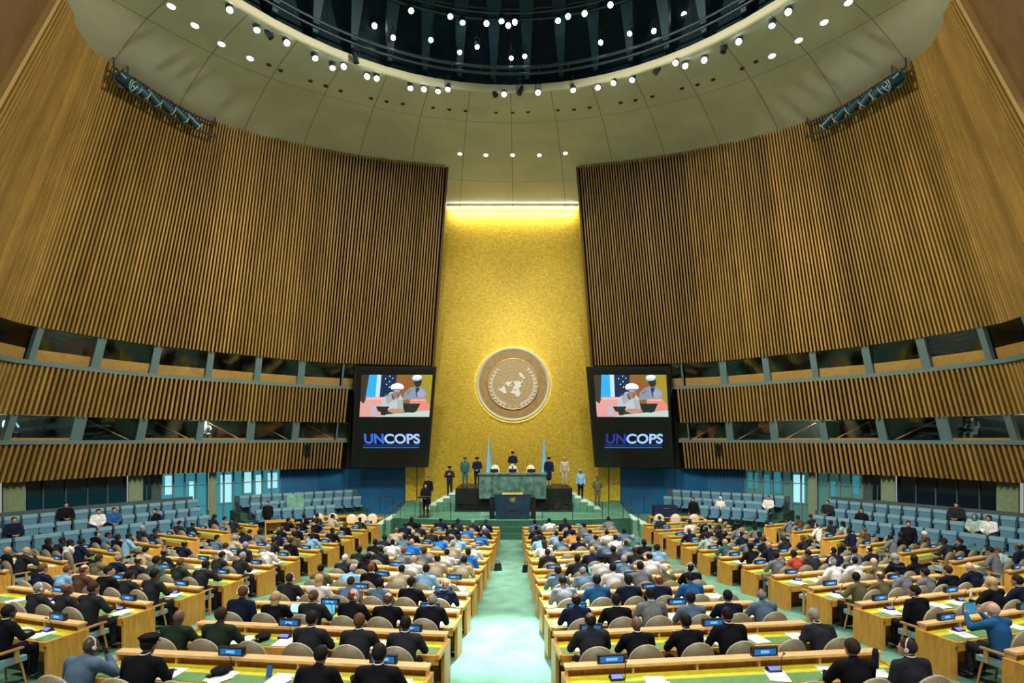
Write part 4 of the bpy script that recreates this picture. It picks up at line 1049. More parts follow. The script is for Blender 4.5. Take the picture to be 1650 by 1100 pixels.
for j, (Y, X) in enumerate(((15.3,14.7),(17.0,14.45),(18.8,14.1),(20.6,13.85),(22.3,13.4),(23.9,12.95),(25.6,12.5))):
    L = 3.1-.13*j; a = math.radians(24)
    for s, b in ((-1,'WL'),(1,'WR')): ROWS.append((b, j+1, Vector((s*X,Y)), Vector((s*(X+L*math.cos(a)),Y+L*math.sin(a))), 4 if j < 4 else 3))

# who sits where in the nearer rows: head position in the photograph, look
PEOPLE = [
 (157,1062,'skin3','none','black','blue-grey','cheek'),(233,1055,'skin2','cap','black','black','desk2'),(507,1065,'skin1','short','black','black','desk2'),(620,1055,'skin2','short','black','black','desk'),
 (268,1016,'skin2','none','black','dark green','desk'),(347,1005,'skin2','short','dark brown','dark green','desk'),(497,1005,'skin1','short','black','charcoal','desk'),(566,1008,'skin2','short','brown','charcoal','desk'),(658,1005,'skin2','short','black','charcoal','desk'),
 (385,963,'skin0','short','brown','navy','left'),(449,972,'skin0','long','blond','black','desk'),(500,968,'skin0','bun','brown','charcoal','desk'),(578,965,'skin0','bald','auburn','black','right'),(626,968,'skin0','bald','brown','black','desk'),(703,965,'skin2','bald','grey','black','desk2'),
 (602,938,'skin3','short','black','blue-grey','desk'),(650,950,'skin2','short','black','black','right'),(724,950,'skin1','none','black','navy','desk2'),(430,948,'skin0','long','auburn','white','desk'),(475,948,'skin0','short','dark brown','charcoal','desk'),(520,945,'skin0','long','blond','white','desk'),
 (958,1040,'skin2','short','black','grey','desk2'),(1034,1040,'skin2','short','black','charcoal','desk'),(1358,1052,'skin1','short','dark brown','black','desk'),
 (937,1008,'skin2','bald','black','charcoal','desk'),(1020,1003,'skin2','none','black','black','desk'),(1096,1000,'skin1','short','black','black','desk'),(1189,1008,'skin1','short','black','black','desk2'),(1320,1005,'skin1','short','grey','charcoal','bend'),
 (915,983,'skin2','bald','black','navy','desk'),(986,972,'skin3','short','black','black','desk'),(1043,975,'skin3','short','black','grey','desk2'),(1120,978,'skin3','short','black','blue-grey','desk'),(1185,975,'skin2','bald','black','navy','desk'),(1240,970,'skin2','bald','grey','blue-grey','right'),
 (1062,945,'skin0','bald','auburn','navy','desk'),(1120,948,'skin1','short','black','blue','desk2'),(1170,950,'skin1','short','black','navy','desk'),
 (895,930,'skin2','short','black','blue-grey','desk'),(950,932,'skin2','short','black','blue','desk'),(995,925,'skin1','short','black','charcoal','desk'),(1040,925,'skin1','short','black','grey','desk'),(1085,925,'skin0','short','white','olive','desk'),
 (1475,965,'skin1','short','black','black','left'),(1588,985,'skin0','none','white','blue','phone'),(1446,1042,'skin0','short','dark brown','charcoal','left'),(1558,1060,'skin2','beret','blue','light blue','left'),
 (1645,1030,'skin0','short','grey','grey','desk'),
 (25,1000,'skin3','short','black','black','desk'),(0,1070,'skin3','short','black','navy','right'),(42,958,'skin0','short','grey','charcoal','desk'),(92,968,'skin2','bald','brown','charcoal','desk'),(168,970,'skin3','short','black','black','desk2'),
 (190,955,'skin1','short','dark brown','charcoal','desk'),(235,950,'skin2','short','black','charcoal','desk'),
 (98,915,'skin0','short','brown','light blue','desk2'),(60,912,'skin1','short','brown','navy','desk'),(120,918,'skin0','bald','brown','brown','desk'),(150,915,'skin1','short','dark brown','olive','desk'),(175,905,'skin2','bald','grey','navy','desk'),
 (1555,925,'skin0','short','dark brown','black','desk'),(1600,960,'skin0','long','blond','black','desk'),(1645,950,'skin1','short','black','navy','desk'),(1505,925,'skin1','short','black','grey','desk'),(1420,935,'skin0','bald','brown','olive','desk'),(1368,930,'skin3','short','black','olive','right'),
 (1570,928,'skin0','none','black','navy','right'),
]
used_pe = set(); occ_count = 0; seats = []
for (blk, ri, p0, p1, n) in ROWS:
    d = (p1-p0); L = d.length; d.normalize(); s = -1 if blk[1] == 'L' else 1
    # forward normal (towards the stage)
    nrm = Vector((-d.y, d.x)); 
    if nrm.y < 0: nrm = -nrm
    z0 = fz((p0.y+p1.y)/2)
    org = p1 if s < 0 else p0; ang = math.atan2(nrm.y, nrm.x)-PI/2
    far_ = p0.y > 14.5
    desk((org.x, org.y, z0), ang, L, f'wooden desk with pale top rail, {ORD[ri]} row from back, {BLK[blk]}')
    for k in range(n):
        u = L*(k+.5)/n if not (blk[0]=='W') else L*(k+.5)/n
        q = p0+d*u; c = q-nrm*1.06; zf = fz(c.y)
        seats.append(dict(blk=blk, row=ri, seat=k+1, x=c.x, y=c.y, z=zf, ang=ang, rail=q, nrm=nrm, d=d, z0=z0, far=p0.y))
def proj(x, y, z): return (833+F*(x-CX)/y, 706-F*(z-EYE)/y)
for st in seats:
    hx, hy = proj(st['x']+.06*st['nrm'].x, st['y']+.06*st['nrm'].y, st['z']+1.27); st['px'] = (hx, hy)
    if hx < -45 or hx > 1700: st['skip'] = True
vis = [s for s in seats if not s.get('skip')]
pairs = sorted(((abs(s['px'][0]-e[0])+abs(s['px'][1]-e[1])*2, i, j) for i, s in enumerate(vis) for j, e in enumerate(PEOPLE) if s['far'] < 15), key=lambda t: t[0])
as_, bs_ = set(), set()
for dist, i, j in pairs:
    if dist > 74 or i in as_ or j in bs_: continue
    as_.add(i); bs_.add(j); vis[i]['who'] = PEOPLE[j][2:]
def zone_look(st):
    px, py = st['px']; r = random.random
    skin = random.choices(['skin0','skin1','skin2','skin3'], (3,3,3,2))[0]
    hair = random.choices(['short','bald','none','long','bun','cap'], (62,12,5,10,4,3))[0]
    hcol = random.choices(['black','dark brown','brown','grey','white','blond','auburn'], (40,20,12,14,4,5,3))[0] if skin in ('skin0','skin1') else random.choices(['black','grey'], (9,1))[0]
    if hair == 'cap': hcol = 'navy'
    if 630 < px < 770 and 870 < py < 932: pal = (('white',5),('beige',5),('navy',2),('grey',1),('light blue',1))
    elif 700 < px < 800 and py < 900: pal = (('bright blue',.4),('charcoal',2),('blue-grey',2),('navy',2),('light blue',1))
    elif 850 < px < 1010 and py < 925: pal = (('blue-grey',4),('white',2),('grey',2),('navy',2),('light blue',2),('charcoal',1))
    elif px > 1250: pal = (('black',4),('charcoal',3),('navy',3),('grey',1.6),('olive',1),('red',.3),('white',.8),('pink',.6),('mint',.7),('brown',.6))
    else: pal = (('black',4),('charcoal',4),('navy',3),('grey',1.5),('blue-grey',1.2),('olive',1),('white',1),('light blue',.8),('teal',.4),('beige',.5),('pink',.3),('dark green',.8),('lilac',.3))
    cl = random.choices([a for a,_ in pal],[b for _,b in pal])[0]
    return skin, hair, hcol, cl, random.choices(['desk','desk2','left','right','cheek','lap','bend'],(34,20,9,9,8,12,5))[0]
FORCED = {}
for tx, ty, cl in ((665,868,'bright blue'),(787,864,'bright blue'),(775,893,'bright blue'),(922,856,'orange'),(495,870,'light blue'),(980,915,'white'),(1290,905,'red'),(720,893,'white'),(1130,870,'mint'),(1025,850,'teal')):
    b = min(vis, key=lambda s: abs(s['px'][0]-tx)+abs(s['px'][1]-ty)*1.5); FORCED[id(b)] = cl
vis.sort(key=lambda s: s['far'])
MAXP = 268; np_ = 0; stuff_ch = MB(); nch = 0
for st in vis:
    if st['far'] < 11.7 and st['blk'][0] != 'W':
        who = st.get('who')
    else:
        who = st.get('who')
        if who is None and (random.random() < .83): who = zone_look(st)
    if id(st) in FORCED:
        who = list(who or zone_look(st)); who[3] = FORCED[id(st)]; who = tuple(who)
    st['who2'] = who
    place = f'{ORD[st["seat"]]} from aisle, {ORD[st["row"]]} row, {BLK[st["blk"]]}'
    jx = random.uniform(-.05,.05); ja = random.uniform(-.12,.12) if who is None else random.uniform(-.05,.05)
    if who is None and random.random() < .3: ja = random.uniform(-.6,.6)
    cpos = (st['x']+st['d'].x*jx, st['y']+st['d'].y*jx, st['z'])
    desc = f'{"occupied" if who else "empty"} taupe chair, {place}'
    nch += 1
    chair(cpos, st['ang']+ja, desc, near=st['far'] < 13.5)
    st['cpos'] = cpos
    if who and np_ < MAXP:
        np_ += 1
        skin, hair, hcol, cl, pose = who
        ex = ('phones',) if random.random() < .12 and hair in ('short','bald','none') else ()
        person((cpos[0]+st['nrm'].x*.05, cpos[1]+st['nrm'].y*.05, cpos[2]), st['ang']+random.uniform(-.08,.08), FIG[pose], skin, hair, hcol, cl,
               f'{look_words(skin,hair,hcol,cl)}, {place}', 'delegates seated at the desks', ex, collar=('white' if cl in ('black','navy','charcoal','grey') and random.random()<.6 else None),
               scale=random.uniform(.97,1.05), lod=0 if st['far'] < 11 else (1 if st['far'] < 15 else 2))
# things on the desks
ni = 0
for (blk, ri, p0, p1, n) in ROWS:
    d = (p1-p0); L = d.length; d.normalize(); s = -1 if blk[1] == 'L' else 1
    nrm = Vector((-d.y, d.x)); 
    if nrm.y < 0: nrm = -nrm
    ang = math.atan2(nrm.y, nrm.x)-PI/2; z0 = fz((p0.y+p1.y)/2)
    for m_i, u in enumerate((.14, .62 if n > 4 else .70)):
        q = p0+d*(L*u)
        px, py = proj(q.x, q.y, z0+.9)
        if px < -10 or px > 1660 or py > 1110: continue
        th = thing('name_plate', f'lit blue name plate, {ORD[m_i+1]} from aisle, {ORD[ri]} row desk, {BLK[blk]}', 'name plate', (q.x,q.y,z0+.905), ang, 'lit name plates on the desk rails')
        link('casing', PLB, th); sc = link('display', PLS, th); link('lettering', PLT[(ri+m_i)%4], sc)
        if p0.y < 15:
            q2 = q-nrm*.20+d*.02*s
            th = thing('delegate_console', f'black console with microphone, {ORD[m_i+1]} from aisle, {ORD[ri]} row desk, {BLK[blk]}', 'console', (q2.x,q2.y,z0+.762), ang, 'delegate consoles')
            link('casing', CNB, th); link('display', CNS, th); link('microphone', CNM, th)
    if p0.y < 18.5:
        for k in range(n):
            if random.random() < (.9 if p0.y < 12 else .65):
                q = p0+d*(L*(k+.5)/n+random.uniform(-.12,.2))-nrm*random.uniform(.30,.40)
                px, py = proj(q.x, q.y, z0+.77)
                if px < 0 or px > 1650 or py > 1105: continue
                o = link('paper', pp[random.randrange(3)], None, (q.x,q.y,z0+.762), (0,0,ang+random.uniform(-.3,.3)), )
                tag(o, f'white papers, {ORD[k+1]} place from aisle, {ORD[ri]} row desk, {BLK[blk]}', 'papers', 'papers on the desks')
def on_desk(px, py, drop=.762):
    """nearest desk place to a position in the photograph"""
    best = None
    for (blk, ri, p0, p1, n) in ROWS:
        d = (p1-p0); L = d.length; d.normalize(); nrm = Vector((-d.y, d.x)); nrm = -nrm if nrm.y < 0 else nrm; z0 = fz((p0.y+p1.y)/2)
        for i in range(40):
            q = p0+d*(L*(i+.5)/40)-nrm*.3; a, b = proj(q.x,q.y,z0+drop); e = abs(a-px)+2*abs(b-py)
            if best is None or e < best[0]: best = (e, q, z0+drop, math.atan2(nrm.y,nrm.x)-PI/2)
    return best[1:]
def laptop(px, py, pale, label):
    q, z, a = on_desk(px, py)
    th = thing('laptop', label, 'laptop', (q.x,q.y,z), a)
    m_ = MB(); m_.box((-.16,-.11,0),(.16,.11,.018)); m_.build('keyboard_base', M['black'], th)
    m_ = MB(); m_.box((-.16,.10,.018),(.16,.112,.23), M=Matrix.Rotation(-.25,4,'X')); ld = m_.build('lid', M['black'], th)
    m_ = MB(); m_.box((-.15,.097,.028),(.15,.100,.222), M=Matrix.Rotation(-.25,4,'X')); m_.build('display', M['laptop_pale'] if pale else M['laptop_cyan'], ld)
laptop(477,978,True,'open laptop with pale screen beside the blond person, left centre block')
laptop(527,980,False,'open laptop with bright cyan screen, left centre block')
laptop(640,888,True,'small laptop with pale cyan screen among the white-clad delegates')
laptop(1462,938,False,'open laptop with cyan screen in the right side block')
laptop(945,925,False,'small open laptop with cyan screen in the right centre block')
for px, py, lab, mm in ((349,1088,'black peaked cap lying on the back row desk beside papers','cloth_black'),(422,1028,'black peaked cap with badge on the second row desk','cloth_black'),(580,1090,'dark peaked cap on the back row desk near the aisle','cloth_navy')):
    q, z, a = on_desk(px, py)
    th = thing('peaked_cap', lab, 'cap', (q.x,q.y,z), a+random.uniform(-1,1))
    m_ = MB(); m_.cyl((0,0,0),(0,0,.07),.10,.13,18); m_.cyl((0,0,.07),(0,0,.095),.13,.09,18); m_.build('crown', M[mm], th)
    m_ = MB(); m_.box((-.08,-.17,0),(.08,-.08,.012)); m_.build('visor', M['black'], th)
    m_ = MB(); m_.cyl((0,-.115,.045),(0,-.128,.045),.022,.022,10); m_.build('badge', M['metal'], th)
q, z, a = on_desk(439,1075); th = thing('phone', 'blue smartphone propped upright on the back row desk, left centre block', 'phone', (q.x,q.y,z), a)
m_ = MB(); m_.box((-.04,-.006,0),(.04,.006,.16), M=Matrix.Rotation(-.25,4,'X')); m_.build('case', M['black'], th)
m_ = MB(); m_.box((-.036,-.0085,.006),(.036,-.006,.154), M=Matrix.Rotation(-.25,4,'X')); m_.build('display', glow('phone_blue',(.02,.10,.35),.7), th)
q, z, a = on_desk(1416,1075); th = thing('thermos', 'dark blue thermos bottle standing on the desk beside the aisle, right centre block', 'bottle', (q.x,q.y,z), a)
m_ = MB(); m_.cyl((0,0,0),(0,0,.25),.042,.042,14); m_.build('bottle_body', M['cloth_navy'], th)
m_ = MB(); m_.cyl((0,0,.25),(0,0,.29),.036,.034,12); m_.torus((0,0,.25),.038,.004,14,5); m_.build('lid', M['black'], th)
for px, py, lab in ((1563,968,'clear water bottle on the desk in the right side block'),(1085,1062,'small water bottle on the back row desk, right centre block')):
    q, z, a = on_desk(px,py); th = thing('water_bottle', lab, 'bottle', (q.x,q.y,z), a)
    m_ = MB(); m_.cyl((0,0,0),(0,0,.15),.032,.032,12); m_.cyl((0,0,.15),(0,0,.19),.032,.013,12); m_.build('bottle_body', mat('bottle_plastic',(.5,.6,.58),.15), th)
    m_ = MB(); m_.cyl((0,0,.19),(0,0,.21),.014,.014,10); m_.build('cap', M['white'], th)
# bag in the aisle
th = thing('handbag', 'black bag lying on the green aisle carpet beside the back row', 'bag', (-.52,7.75,fz(7.75)), .3)
m_ = MB(); m_.ell((0,0,.11),(.16,.10,.11),14,10); m_.box((-.14,-.085,0),(.14,.085,.12),taper=.9); m_.build('bag_body', M['black'], th)
m_ = MB(); m_.tube([(-.1,0,.16),(-.06,-.02,.25),(.06,-.02,.25),(.1,0,.16)],.01,6); m_.build('strap', M['black'], th)
m_ = MB(); m_.tube([(-.08,-.07,.19),(.10,-.06,.17)],.005,5); m_.build('zip', M['metal'], th)
for (x, y, lab) in ((-.45,19.9,'small dark bag on the aisle floor beside the left centre rows'),(.62,19.6,'small dark bag on the aisle floor beside the right centre rows')):
    th = thing('handbag', lab, 'bag', (x,y,fz(y)), .5); m_ = MB(); m_.box((-.15,-.06,0),(.15,.06,.28),taper=.75); m_.build('bag_body', M['black'], th)
    m_ = MB(); m_.tube([(-.08,0,.27),(-.05,0,.38),(.05,0,.38),(.08,0,.27)],.01,5); m_.build('strap', M['black'], th)
# tablet held up
st = next((s for s in vis if s.get('who2') and s['who2'][4] == 'phone' and s['px'][0] > 1500), None)
if st:
    q = Vector((st['x'],st['y']))+st['nrm']*.50
    th = thing('tablet', 'tablet held up by the bald person in blue jacket', 'tablet', (q.x,q.y,st['z']+1.08), st['ang'])
    m_ = MB(); m_.box((-.16,-.005,0),(.16,.005,.21)); m_.build('case', M['black'], th)
    m_ = MB(); m_.box((-.15,-.008,.01),(.15,-.005,.20)); m_.build('display', glow('tablet_blue',(.03,.22,.38),.9), th)

# ------------------------------------------------------------------ stage
SZ = .9
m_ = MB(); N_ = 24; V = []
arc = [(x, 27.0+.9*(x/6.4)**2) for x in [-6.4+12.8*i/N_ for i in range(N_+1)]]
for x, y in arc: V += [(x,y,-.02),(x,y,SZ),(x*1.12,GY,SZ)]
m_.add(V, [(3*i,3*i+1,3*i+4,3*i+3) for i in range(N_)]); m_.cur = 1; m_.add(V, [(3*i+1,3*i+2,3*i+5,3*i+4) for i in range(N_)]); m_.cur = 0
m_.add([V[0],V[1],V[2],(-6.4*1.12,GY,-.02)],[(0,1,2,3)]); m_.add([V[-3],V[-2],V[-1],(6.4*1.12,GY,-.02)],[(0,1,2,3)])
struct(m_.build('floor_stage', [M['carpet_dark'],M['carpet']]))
# central steps of dark green carpet up to the rostrum
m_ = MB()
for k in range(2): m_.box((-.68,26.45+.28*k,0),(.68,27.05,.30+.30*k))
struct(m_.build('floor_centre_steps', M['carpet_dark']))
# side stairs down to the hall floor
for s, sn in SIDES:
    for k in range(5):
        m_ = MB(); z = SZ*(5-k)/5*.98; x0 = 6.35+.33*k; y0, y1 = 27.3-.28*k, 29.4-.1*k
        a, b = sorted((-s*x0, -s*(x0+.36))); m_.box((a,y0,0),(b,y1,z)); m_.cur = 1; m_.box((a,y0-.02,z-.03),(b,y1,z+.012))
        struct(m_.build('floor_stair', [M['carpet'],M['step_white']]))
    # zigzag steps up to the dais
    for k in range(5):
        m_ = MB(); z = SZ+.2*(k+1); x0 = 5.1-.36*k; a, b = sorted((-s*x0,-s*(x0-.40))); m_.box((a,29.9+.12*k,SZ),(b,33.2,z)); m_.cur = 1; m_.box((a,29.88+.12*k,z-.03),(b,33.2,z+.012))
        struct(m_.build('floor_dais_step', [M['carpet'],M['step_white']]))
# black dais
m_ = MB(); m_.box((-3.3,30.3,SZ),(3.5,33.6,2.24)); struct(m_.build('floor_dais', M['black_marble']))
m_ = MB(); m_.box((-3.3,30.22,1.35),(3.5,30.3,1.38)); m_.box((-3.34,30.2,SZ),(3.54,30.3,1.0)); struct(m_.build('trim_dais', M['black']))
# marble desk
th = thing('presidium_desk', 'long green marble desk on the black dais below the emblem', 'desk', (.03,30.1,1.70))
m_ = MB(); m_.box((-1.92,-.3,0),(1.92,.1,1.36)); m_.build('marble_front', M['marble'], th)
m_ = MB(); m_.box((-2.0,-.36,1.36),(2.0,.75,1.44)); m_.build('desk_top', M['marble'], th)
m_ = MB(); m_.box((-1.2,-.325,.02),(-1.19,-.3,1.36)); m_.box((1.19,-.325,.02),(1.2,-.3,1.36)); m_.build('joint_line', M['black_marble'], th)
m_ = MB(); m_.box((-1.85,.1,.54),(-1.75,.7,1.36)); m_.box((1.75,.1,.54),(1.85,.7,1.36)); m_.build('side_leg', M['marble'], th)
# speaker's rostrum
th = thing('speaker_rostrum', 'dark blue speaker rostrum with small gold emblem below the marble desk', 'lectern', (.05,27.35,SZ))
m_ = MB(); m_.add([(-.86,0,0),(.86,0,0),(.98,0,1.28),(-.98,0,1.28),(-.86,.6,0),(.86,.6,0),(.98,.6,1.28),(-.98,.6,1.28)],[(0,1,2,3),(5,4,7,6),(1,5,6,2),(4,0,3,7),(3,2,6,7),(0,4,5,1)]); m_.build('front_panel', M['navy_marble'], th)
for s in (-1,1):
    m_ = MB(); a, b = sorted((s*.98,s*1.22)); m_.box((a,.1,0),(b,.9,1.10)); m_.build('side_wing', M['black_marble'], th)
m_ = MB(); m_.box((-.55,-.03,1.30),(.55,.5,1.36)); m_.build('reading_shelf', M['gold_trim'], th)
m_ = MB(); m_.box((-1.15,0,1.26),(1.15,.7,1.30)); m_.build('top_slab', M['navy_marble'], th)
m_ = MB(); m_.box((-.30,-.02,.42),(.30,-.0,.50)); m_.build('nameplate_groove', M['black'], th)
for x in (-.12,.12):
    m_ = MB(); m_.tube([(x,.2,1.36),(x,.12,1.55)],.01,5); m_.ell((x,.11,1.57),(.018,.03,.018),8,6); m_.build('microphone', M['black'], th)
eb = bpy.data.objects.new('emblem', None); COL.objects.link(eb); eb.parent = th; eb.location = (0,-.02,1.06)
emblem(eb, .11, 0, M['gold_trim'], M['gold_trim'])
# glass balustrade along the stage
for i in range(0, N_, 3):
    (x0,y0),(x1,y1) = arc[i], arc[min(i+3,N_)]
    if abs((x0+x1)/2) < 1.2: continue
    th = thing('glass_balustrade', f'clear glass balustrade panel on the stage edge, {ORD[i//3+1]} from the left', 'balustrade', (x0,y0+.15,SZ), math.atan2(y1-y0,x1-x0), 'glass panels of the stage edge')
    L = math.hypot(x1-x0,y1-y0); m_ = MB(); m_.box((.02,-.008,.05),(L-.02,.008,.85)); m_.build('glass_pane', M['rail_glass'], th)
    m_ = MB(); m_.cyl((0,0,0),(0,0,.88),.018,n=8); m_.build('post', M['black'], th)
for s, sn in SIDES:
    for k, (xa, ya, xb, yb) in enumerate(((5.2,28.0,6.6,27.2),(6.9,30.2,8.2,29.4))):
        th = thing('handrail', f'thin black metal handrail {("beside the stage edge","at the far side")[k]} of the stage stairs, {sn} of the rostrum', 'handrail', (-s*xa,ya,SZ))
        m_ = MB(); dx = -s*(xb-xa); dy = yb-ya
        m_.tube([(0,0,.9),(dx*.5,dy*.5,.9),(dx,dy,.35)],.022,6); m_.build('top_bar', M['black'], th)
        for u, zt, zb_ in ((0,.9,0),(.5,.9,0),(1,.35,-.55)):
            m_ = MB(); m_.cyl((dx*u,dy*u,zb_),(dx*u,dy*u,zt),.018,n=6); m_.build('post', M['black'], th)
# flags
for x, sn, c in ((-1.5,'left','pale blue'),(1.95,'right','pale blue')):
    th = thing('flag', f'furled pale blue flag on a thin pole, standing to the {sn} behind the marble desk', 'flag', (x,32.6,2.24))
    m_ = MB(); m_.cyl((0,0,0),(0,0,3.0),.02,n=8); m_.build('pole', M['gold_trim'], th)
    m_ = MB(); m_.cyl((0,0,3.0),(0,0,3.12),.03,.003,8); m_.build('finial', M['gold_trim'], th)
    m_ = MB(); V = []; K = 16
    for i in range(13):
        z = 2.85-i*.205; r = .03+.17*(i/12)**.8
        for j in range(K):
            a = 2*PI*j/K; rr = r*(1+.28*math.sin(a*5+i*.25)); V.append((rr*math.cos(a)+.02, rr*.7*math.sin(a), z))
    m_.add(V, [(i*K+j, i*K+(j+1)%K, (i+1)*K+(j+1)%K, (i+1)*K+j) for i in range(12) for j in range(K)], True); m_.build('cloth', M['flag_blue'], th)
    m_ = MB(); m_.cyl((0,0,0),(0,0,.06),.18,.14,16); m_.build('stand', M['gold_trim'], th)
# chairs and monitors behind the marble desk
for x, lab in ((-1.05,'left'),(.02,'middle'),(1.12,'right')):
    chair((x,31.55,2.24), PI, f'cream leather chair behind the marble desk, {lab} of three', True, 'cream chairs of the presidium', True).scale = (1,1,1.2)
    th = thing('monitor', f'small black monitor standing on the marble desk, {lab} of three', 'monitor', (x,30.55,3.14), 0, 'presidium monitors')
    m_ = MB(); m_.box((-.24,0,.02),(.24,.03,.22),M=Matrix.Rotation(.3,4,'X')); m_.build('panel', M['black'], th)
    m_ = MB(); m_.box((-.08,-.04,0),(.08,.10,.02)); m_.build('foot', M['black'], th)
person((.03,31.5,2.24), PI, FIG['desk2'], 'skin0', 'cap', 'white', 'beige', 'person in pale uniform and white cap seated at the marble desk, head bowed', None, scale=1.0)
person((.02,32.35,2.55), PI, STD['front'], 'skin0', 'cap', 'navy', 'navy', 'person in navy uniform standing behind the seated president, hands clasped', None)
m_ = MB(); m_.box((-.6,31.98,2.24),(.6,32.8,2.55)); struct(m_.build('floor_platform', M['carpet_dark']))
STG = [(-2.12,31.4,2.24,'front','skin1','cap','navy','navy','navy uniform with peaked cap, standing on the dais left of the left flag'),
       (-2.85,31.4,1.95,'side','skin1','cap','teal','teal','green-grey uniform standing on the dais edge, left side'),
       (-3.75,31.2,1.66,'chest','skin1','cap','black','charcoal','black uniform holding both hands at the chest on the left steps'),
       (-5.0,31.0,1.28,'side','skin1','short','dark brown','black','black suit standing behind the lectern on the left steps'),
       (2.2,31.4,2.24,'skirt','skin0','cap','navy','navy','navy uniform and skirt standing right of the right flag'),
       (3.15,31.5,2.0,'side','skin1','beret','beige','beige','beige uniform standing at the dais edge, right side'),
       (4.1,31.3,1.66,'side','skin2','beret','light blue','light blue','light blue shirt and dark trousers on the right steps'),
       (5.1,31.2,1.28,'back','skin2','beret','olive','olive','olive uniform on the lowest right steps')]
for x, y, z, pose, sk, hr, hc, cl, lab in STG:
    # stand on the step that carries this position
    k = int((5.1-abs(x)+1e-6)/.36); zt = 2.24 if abs(x) < 3.3 else (SZ if abs(x) > 5.1 else SZ+.2*(k+1)+.012)
    low = 'black' if cl == 'light blue' else cl
    person((x,y,zt), PI, STD[pose], sk, hr, hc, cl, 'person in '+lab, 'officers standing around the stage', lower=low)
person((-4.72,28.6,SZ), PI, STD['front'], 'skin1', 'short', 'black', 'black', 'person in black suit standing at the slim black lectern on the left of the stage', None)
th = thing('slim_lectern', 'slim black lectern stand on the left of the stage', 'lectern', (-4.75,28.1,SZ))
m_ = MB(); m_.box((-.3,-.18,0),(.3,.2,.03)); m_.build('base', M['black'], th)
for x in (-.2,.2):
    m_ = MB(); m_.cyl((x,0,.03),(x,0,1.05),.02,n=8); m_.build('post', M['black'], th)
m_ = MB(); m_.box((-.38,-.22,0),(.38,.22,.03),M=Matrix.Translation((0,0,1.06)) @ Matrix.Rotation(-.3,4,'X')); m_.build('reading_shelf', M['black'], th)
# corner sign board and equipment by the blue walls
th = thing('notice_board', 'pale green notice board on a stand before the blue wall', 'board', (-12.3,29.6,0), .25)
m_ = MB(); m_.box((-.45,0,1.0),(.45,.03,2.0)); m_.build('board_panel', mat('board_green',(.14,.34,.26),.6,noise=.4,nscale=4), th)
for x in (-.4,.4):
    m_ = MB(); m_.cyl((x,.04,0),(x,.04,1.95),.02,n=6); m_.build('leg', M['metal'], th)
def mini_desk(x, y, rz, L, lab, h=.76):
    th = thing('wooden_table', lab, 'table', (x,y,0), rz)
    m_ = MB(); m_.box((-L/2,-.35,h-.05),(L/2,.35,h)); m_.build('table_top', M['wood'], th)
    for s in (-1,1):
        m_ = MB(); a, b = sorted((s*L/2, s*(L/2-.05))); m_.box((a,-.33,0),(b,.33,h-.05)); m_.build('side_panel', M['wood'], th)
    m_ = MB(); m_.box((-L/2+.05,.28,.2),(L/2-.05,.31,h-.05)); m_.build('modesty_panel', M['wood'], th)
mini_desk(-9.6,29.6,.1,2.4,'wooden staff table before the left blue wall'); mini_desk(-7.9,28.9,-.2,1.6,'short wooden staff table beside the left stage stairs')
mini_desk(9.2,29.3,-.1,3.0,'wooden staff table before the right blue wall'); mini_desk(-12.4,27.9,.35,1.4,'wooden table below the green notice board')
for k, x in enumerate((-8.25,-7.75,-7.25)): chair((x-.3,27.75+.1*k,0), PI+.2-.1*k, f'cream staff chair by the left stage stairs, {ORD[k+1]} from the left', True, 'cream staff chairs', True)
for k, x in enumerate((-10.6,-9.8)): chair((x,28.7,0), .2, f'cream staff chair at the left staff table, {ORD[k+1]} from the left', True, 'cream staff chairs', True)
for k, x in enumerate((8.0,8.9,9.9)): chair((x,28.4,0), -.2, f'cream staff chair at the right staff table, {ORD[k+1]} from the left', True, 'cream staff chairs', True)
th = thing('equipment_case', 'dark blue equipment case standing on the right staff table', 'case', (8.6,29.35,.76))
m_ = MB(); m_.box((-.65,-.28,0),(.65,.28,.62)); m_.build('case_body', mat('case_navy',(.005,.012,.05),.5), th)
m_ = MB(); m_.tube([(-.15,-.29,.5),(-.15,-.33,.5),(.15,-.33,.5),(.15,-.29,.5)],.012,5); m_.build('handle', M['metal'], th)
for x, y, pose, hr, hc, cl, lab in ((10.4,29.9,'side','short','black','black','black suit leaning at the right staff table'),(12.1,30.3,'side','scarf','white','white','white top and white cap before the right blue wall'),
                                (-13.2,28.2,'side','short','black','black','black jacket standing beside the notice board'),(17.0,25.3,'side','short','black','black','dark clothes standing near the blue seats on the right'),
                                (16.2,21.2,'side','short','black','black','black clothes standing before the front row of blue seats, right'),(-17.2,25.2,'side','short','black','black','black suit standing at the gap between the blue seats, left')):
    person((x,y,.0 if y > 22 else fz(y)), PI if x < 0 else PI*.8, STD[pose], 'skin1', hr, hc, cl, 'person in '+lab, None, lod=1)
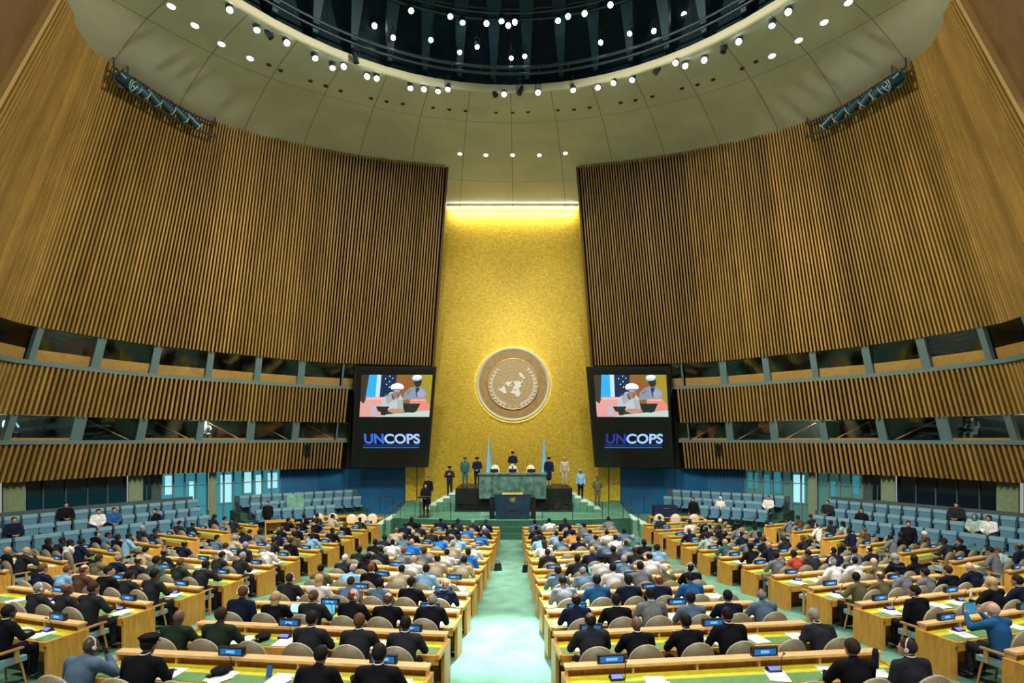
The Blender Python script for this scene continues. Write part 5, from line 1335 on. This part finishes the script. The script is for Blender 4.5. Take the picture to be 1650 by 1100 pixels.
# people in blue seats
TAKEN = set()
def sit_blue(tx, s, k, cl, hair, hc, lab, fig='lap', skin='skin1'):
    c = [g for g in GSEATS if g[1]==s and g[2]==k and g[0].name not in TAKEN]; g = min(c, key=lambda q: abs(q[3]-tx)); TAKEN.add(g[0].name)
    dxy = Vector((-math.sin(g[7]), math.cos(g[7])))*.13
    person((g[4]+dxy.x, g[5]+dxy.y, g[6]-.03), g[7], FIG[fig], skin, hair, hc, cl, lab, None, lod=1)
sit_blue(92,1,0,'black','short','black','person in black suit sitting upright in the back row of blue seats, left wall')
sit_blue(18,1,1,'navy','short','dark brown','person in dark suit sitting in the middle row of blue seats at the left edge')
sit_blue(152,1,1,'white','short','black','person in white shirt sitting in blue seats by the left wall')
sit_blue(172,1,1,'blue','short','black','person in blue clothes reading in blue seats by the left wall')
sit_blue(1530,-1,0,'charcoal','short','black','person in grey suit sitting in the back row of blue seats, right wall')
sit_blue(1610,-1,1,'white','long','black','woman in white suit with long black hair in the blue seats, right wall')
sit_blue(1585,-1,1,'mint','scarf','teal','person with teal headscarf in the blue seats beside the woman in white')
sit_blue(1300,-1,1,'charcoal','short','black','person in dark jacket in the blue seats near the right doors')
sit_blue(1240,-1,1,'white','short','black','person in white shirt in the blue seats nearest the right blue wall')
for s in (-1, 1):
    for t in (5.0, 6.9):
        p = wall(t, Z3-.15, -1.6, s); lamp('POINT', 'booth_lamp', tuple(p), None, 130, (.85,1,.92), .12)
# people behind the booth glass
for s, t, lab in ((1,5.2,'left'),(1,6.3,'left'),(1,6.95,'left'),(-1,5.0,'right'),(-1,5.5,'right'),(-1,4.4,'right')):
    p = wall(t, Z2-.05, -1.3, s); c = wall(t, Z2-.05, 0, s); rz = math.atan2(-(c.x-p.x), c.y-p.y)
    NPERS[0] += 1
    person(tuple(p), rz, FIG['desk'], 'skin1', 'short', 'black', random.choice(['white','grey','light blue']), f'interpreter sitting behind the lower booth glass on the {lab} wall, at booth {ORD[int(t*10)%9+1]} along', None, lod=1)
# cameras below the lower slats near the screens
for s, sn in SIDES:
    p = wall(8.05, Z2-.25, .45, s)
    th = thing('video_camera', f'black remote video camera mounted on the slatted wall beside the {sn} screen', 'camera', tuple(p))
    m_ = MB(); m_.box((-.14,-.14,-.12),(.14,.18,.12)); m_.build('camera_body', M['black'], th)
    m_ = MB(); m_.cyl((0,-.14,0),(0,-.28,0),.07,.08,12); m_.build('lens', M['black'], th)
    m_ = MB(); m_.box((-.05,-.05,.12),(.05,.6,.18)); m_.build('bracket', M['black'], th)
    m_ = MB(); m_.box((-.18,-.03,-.45),(.18,.03,-.12)); m_.build('lower_box', M['black'], th)
print('PEOPLE', NPERS[0], 'CHAIRS', nch)
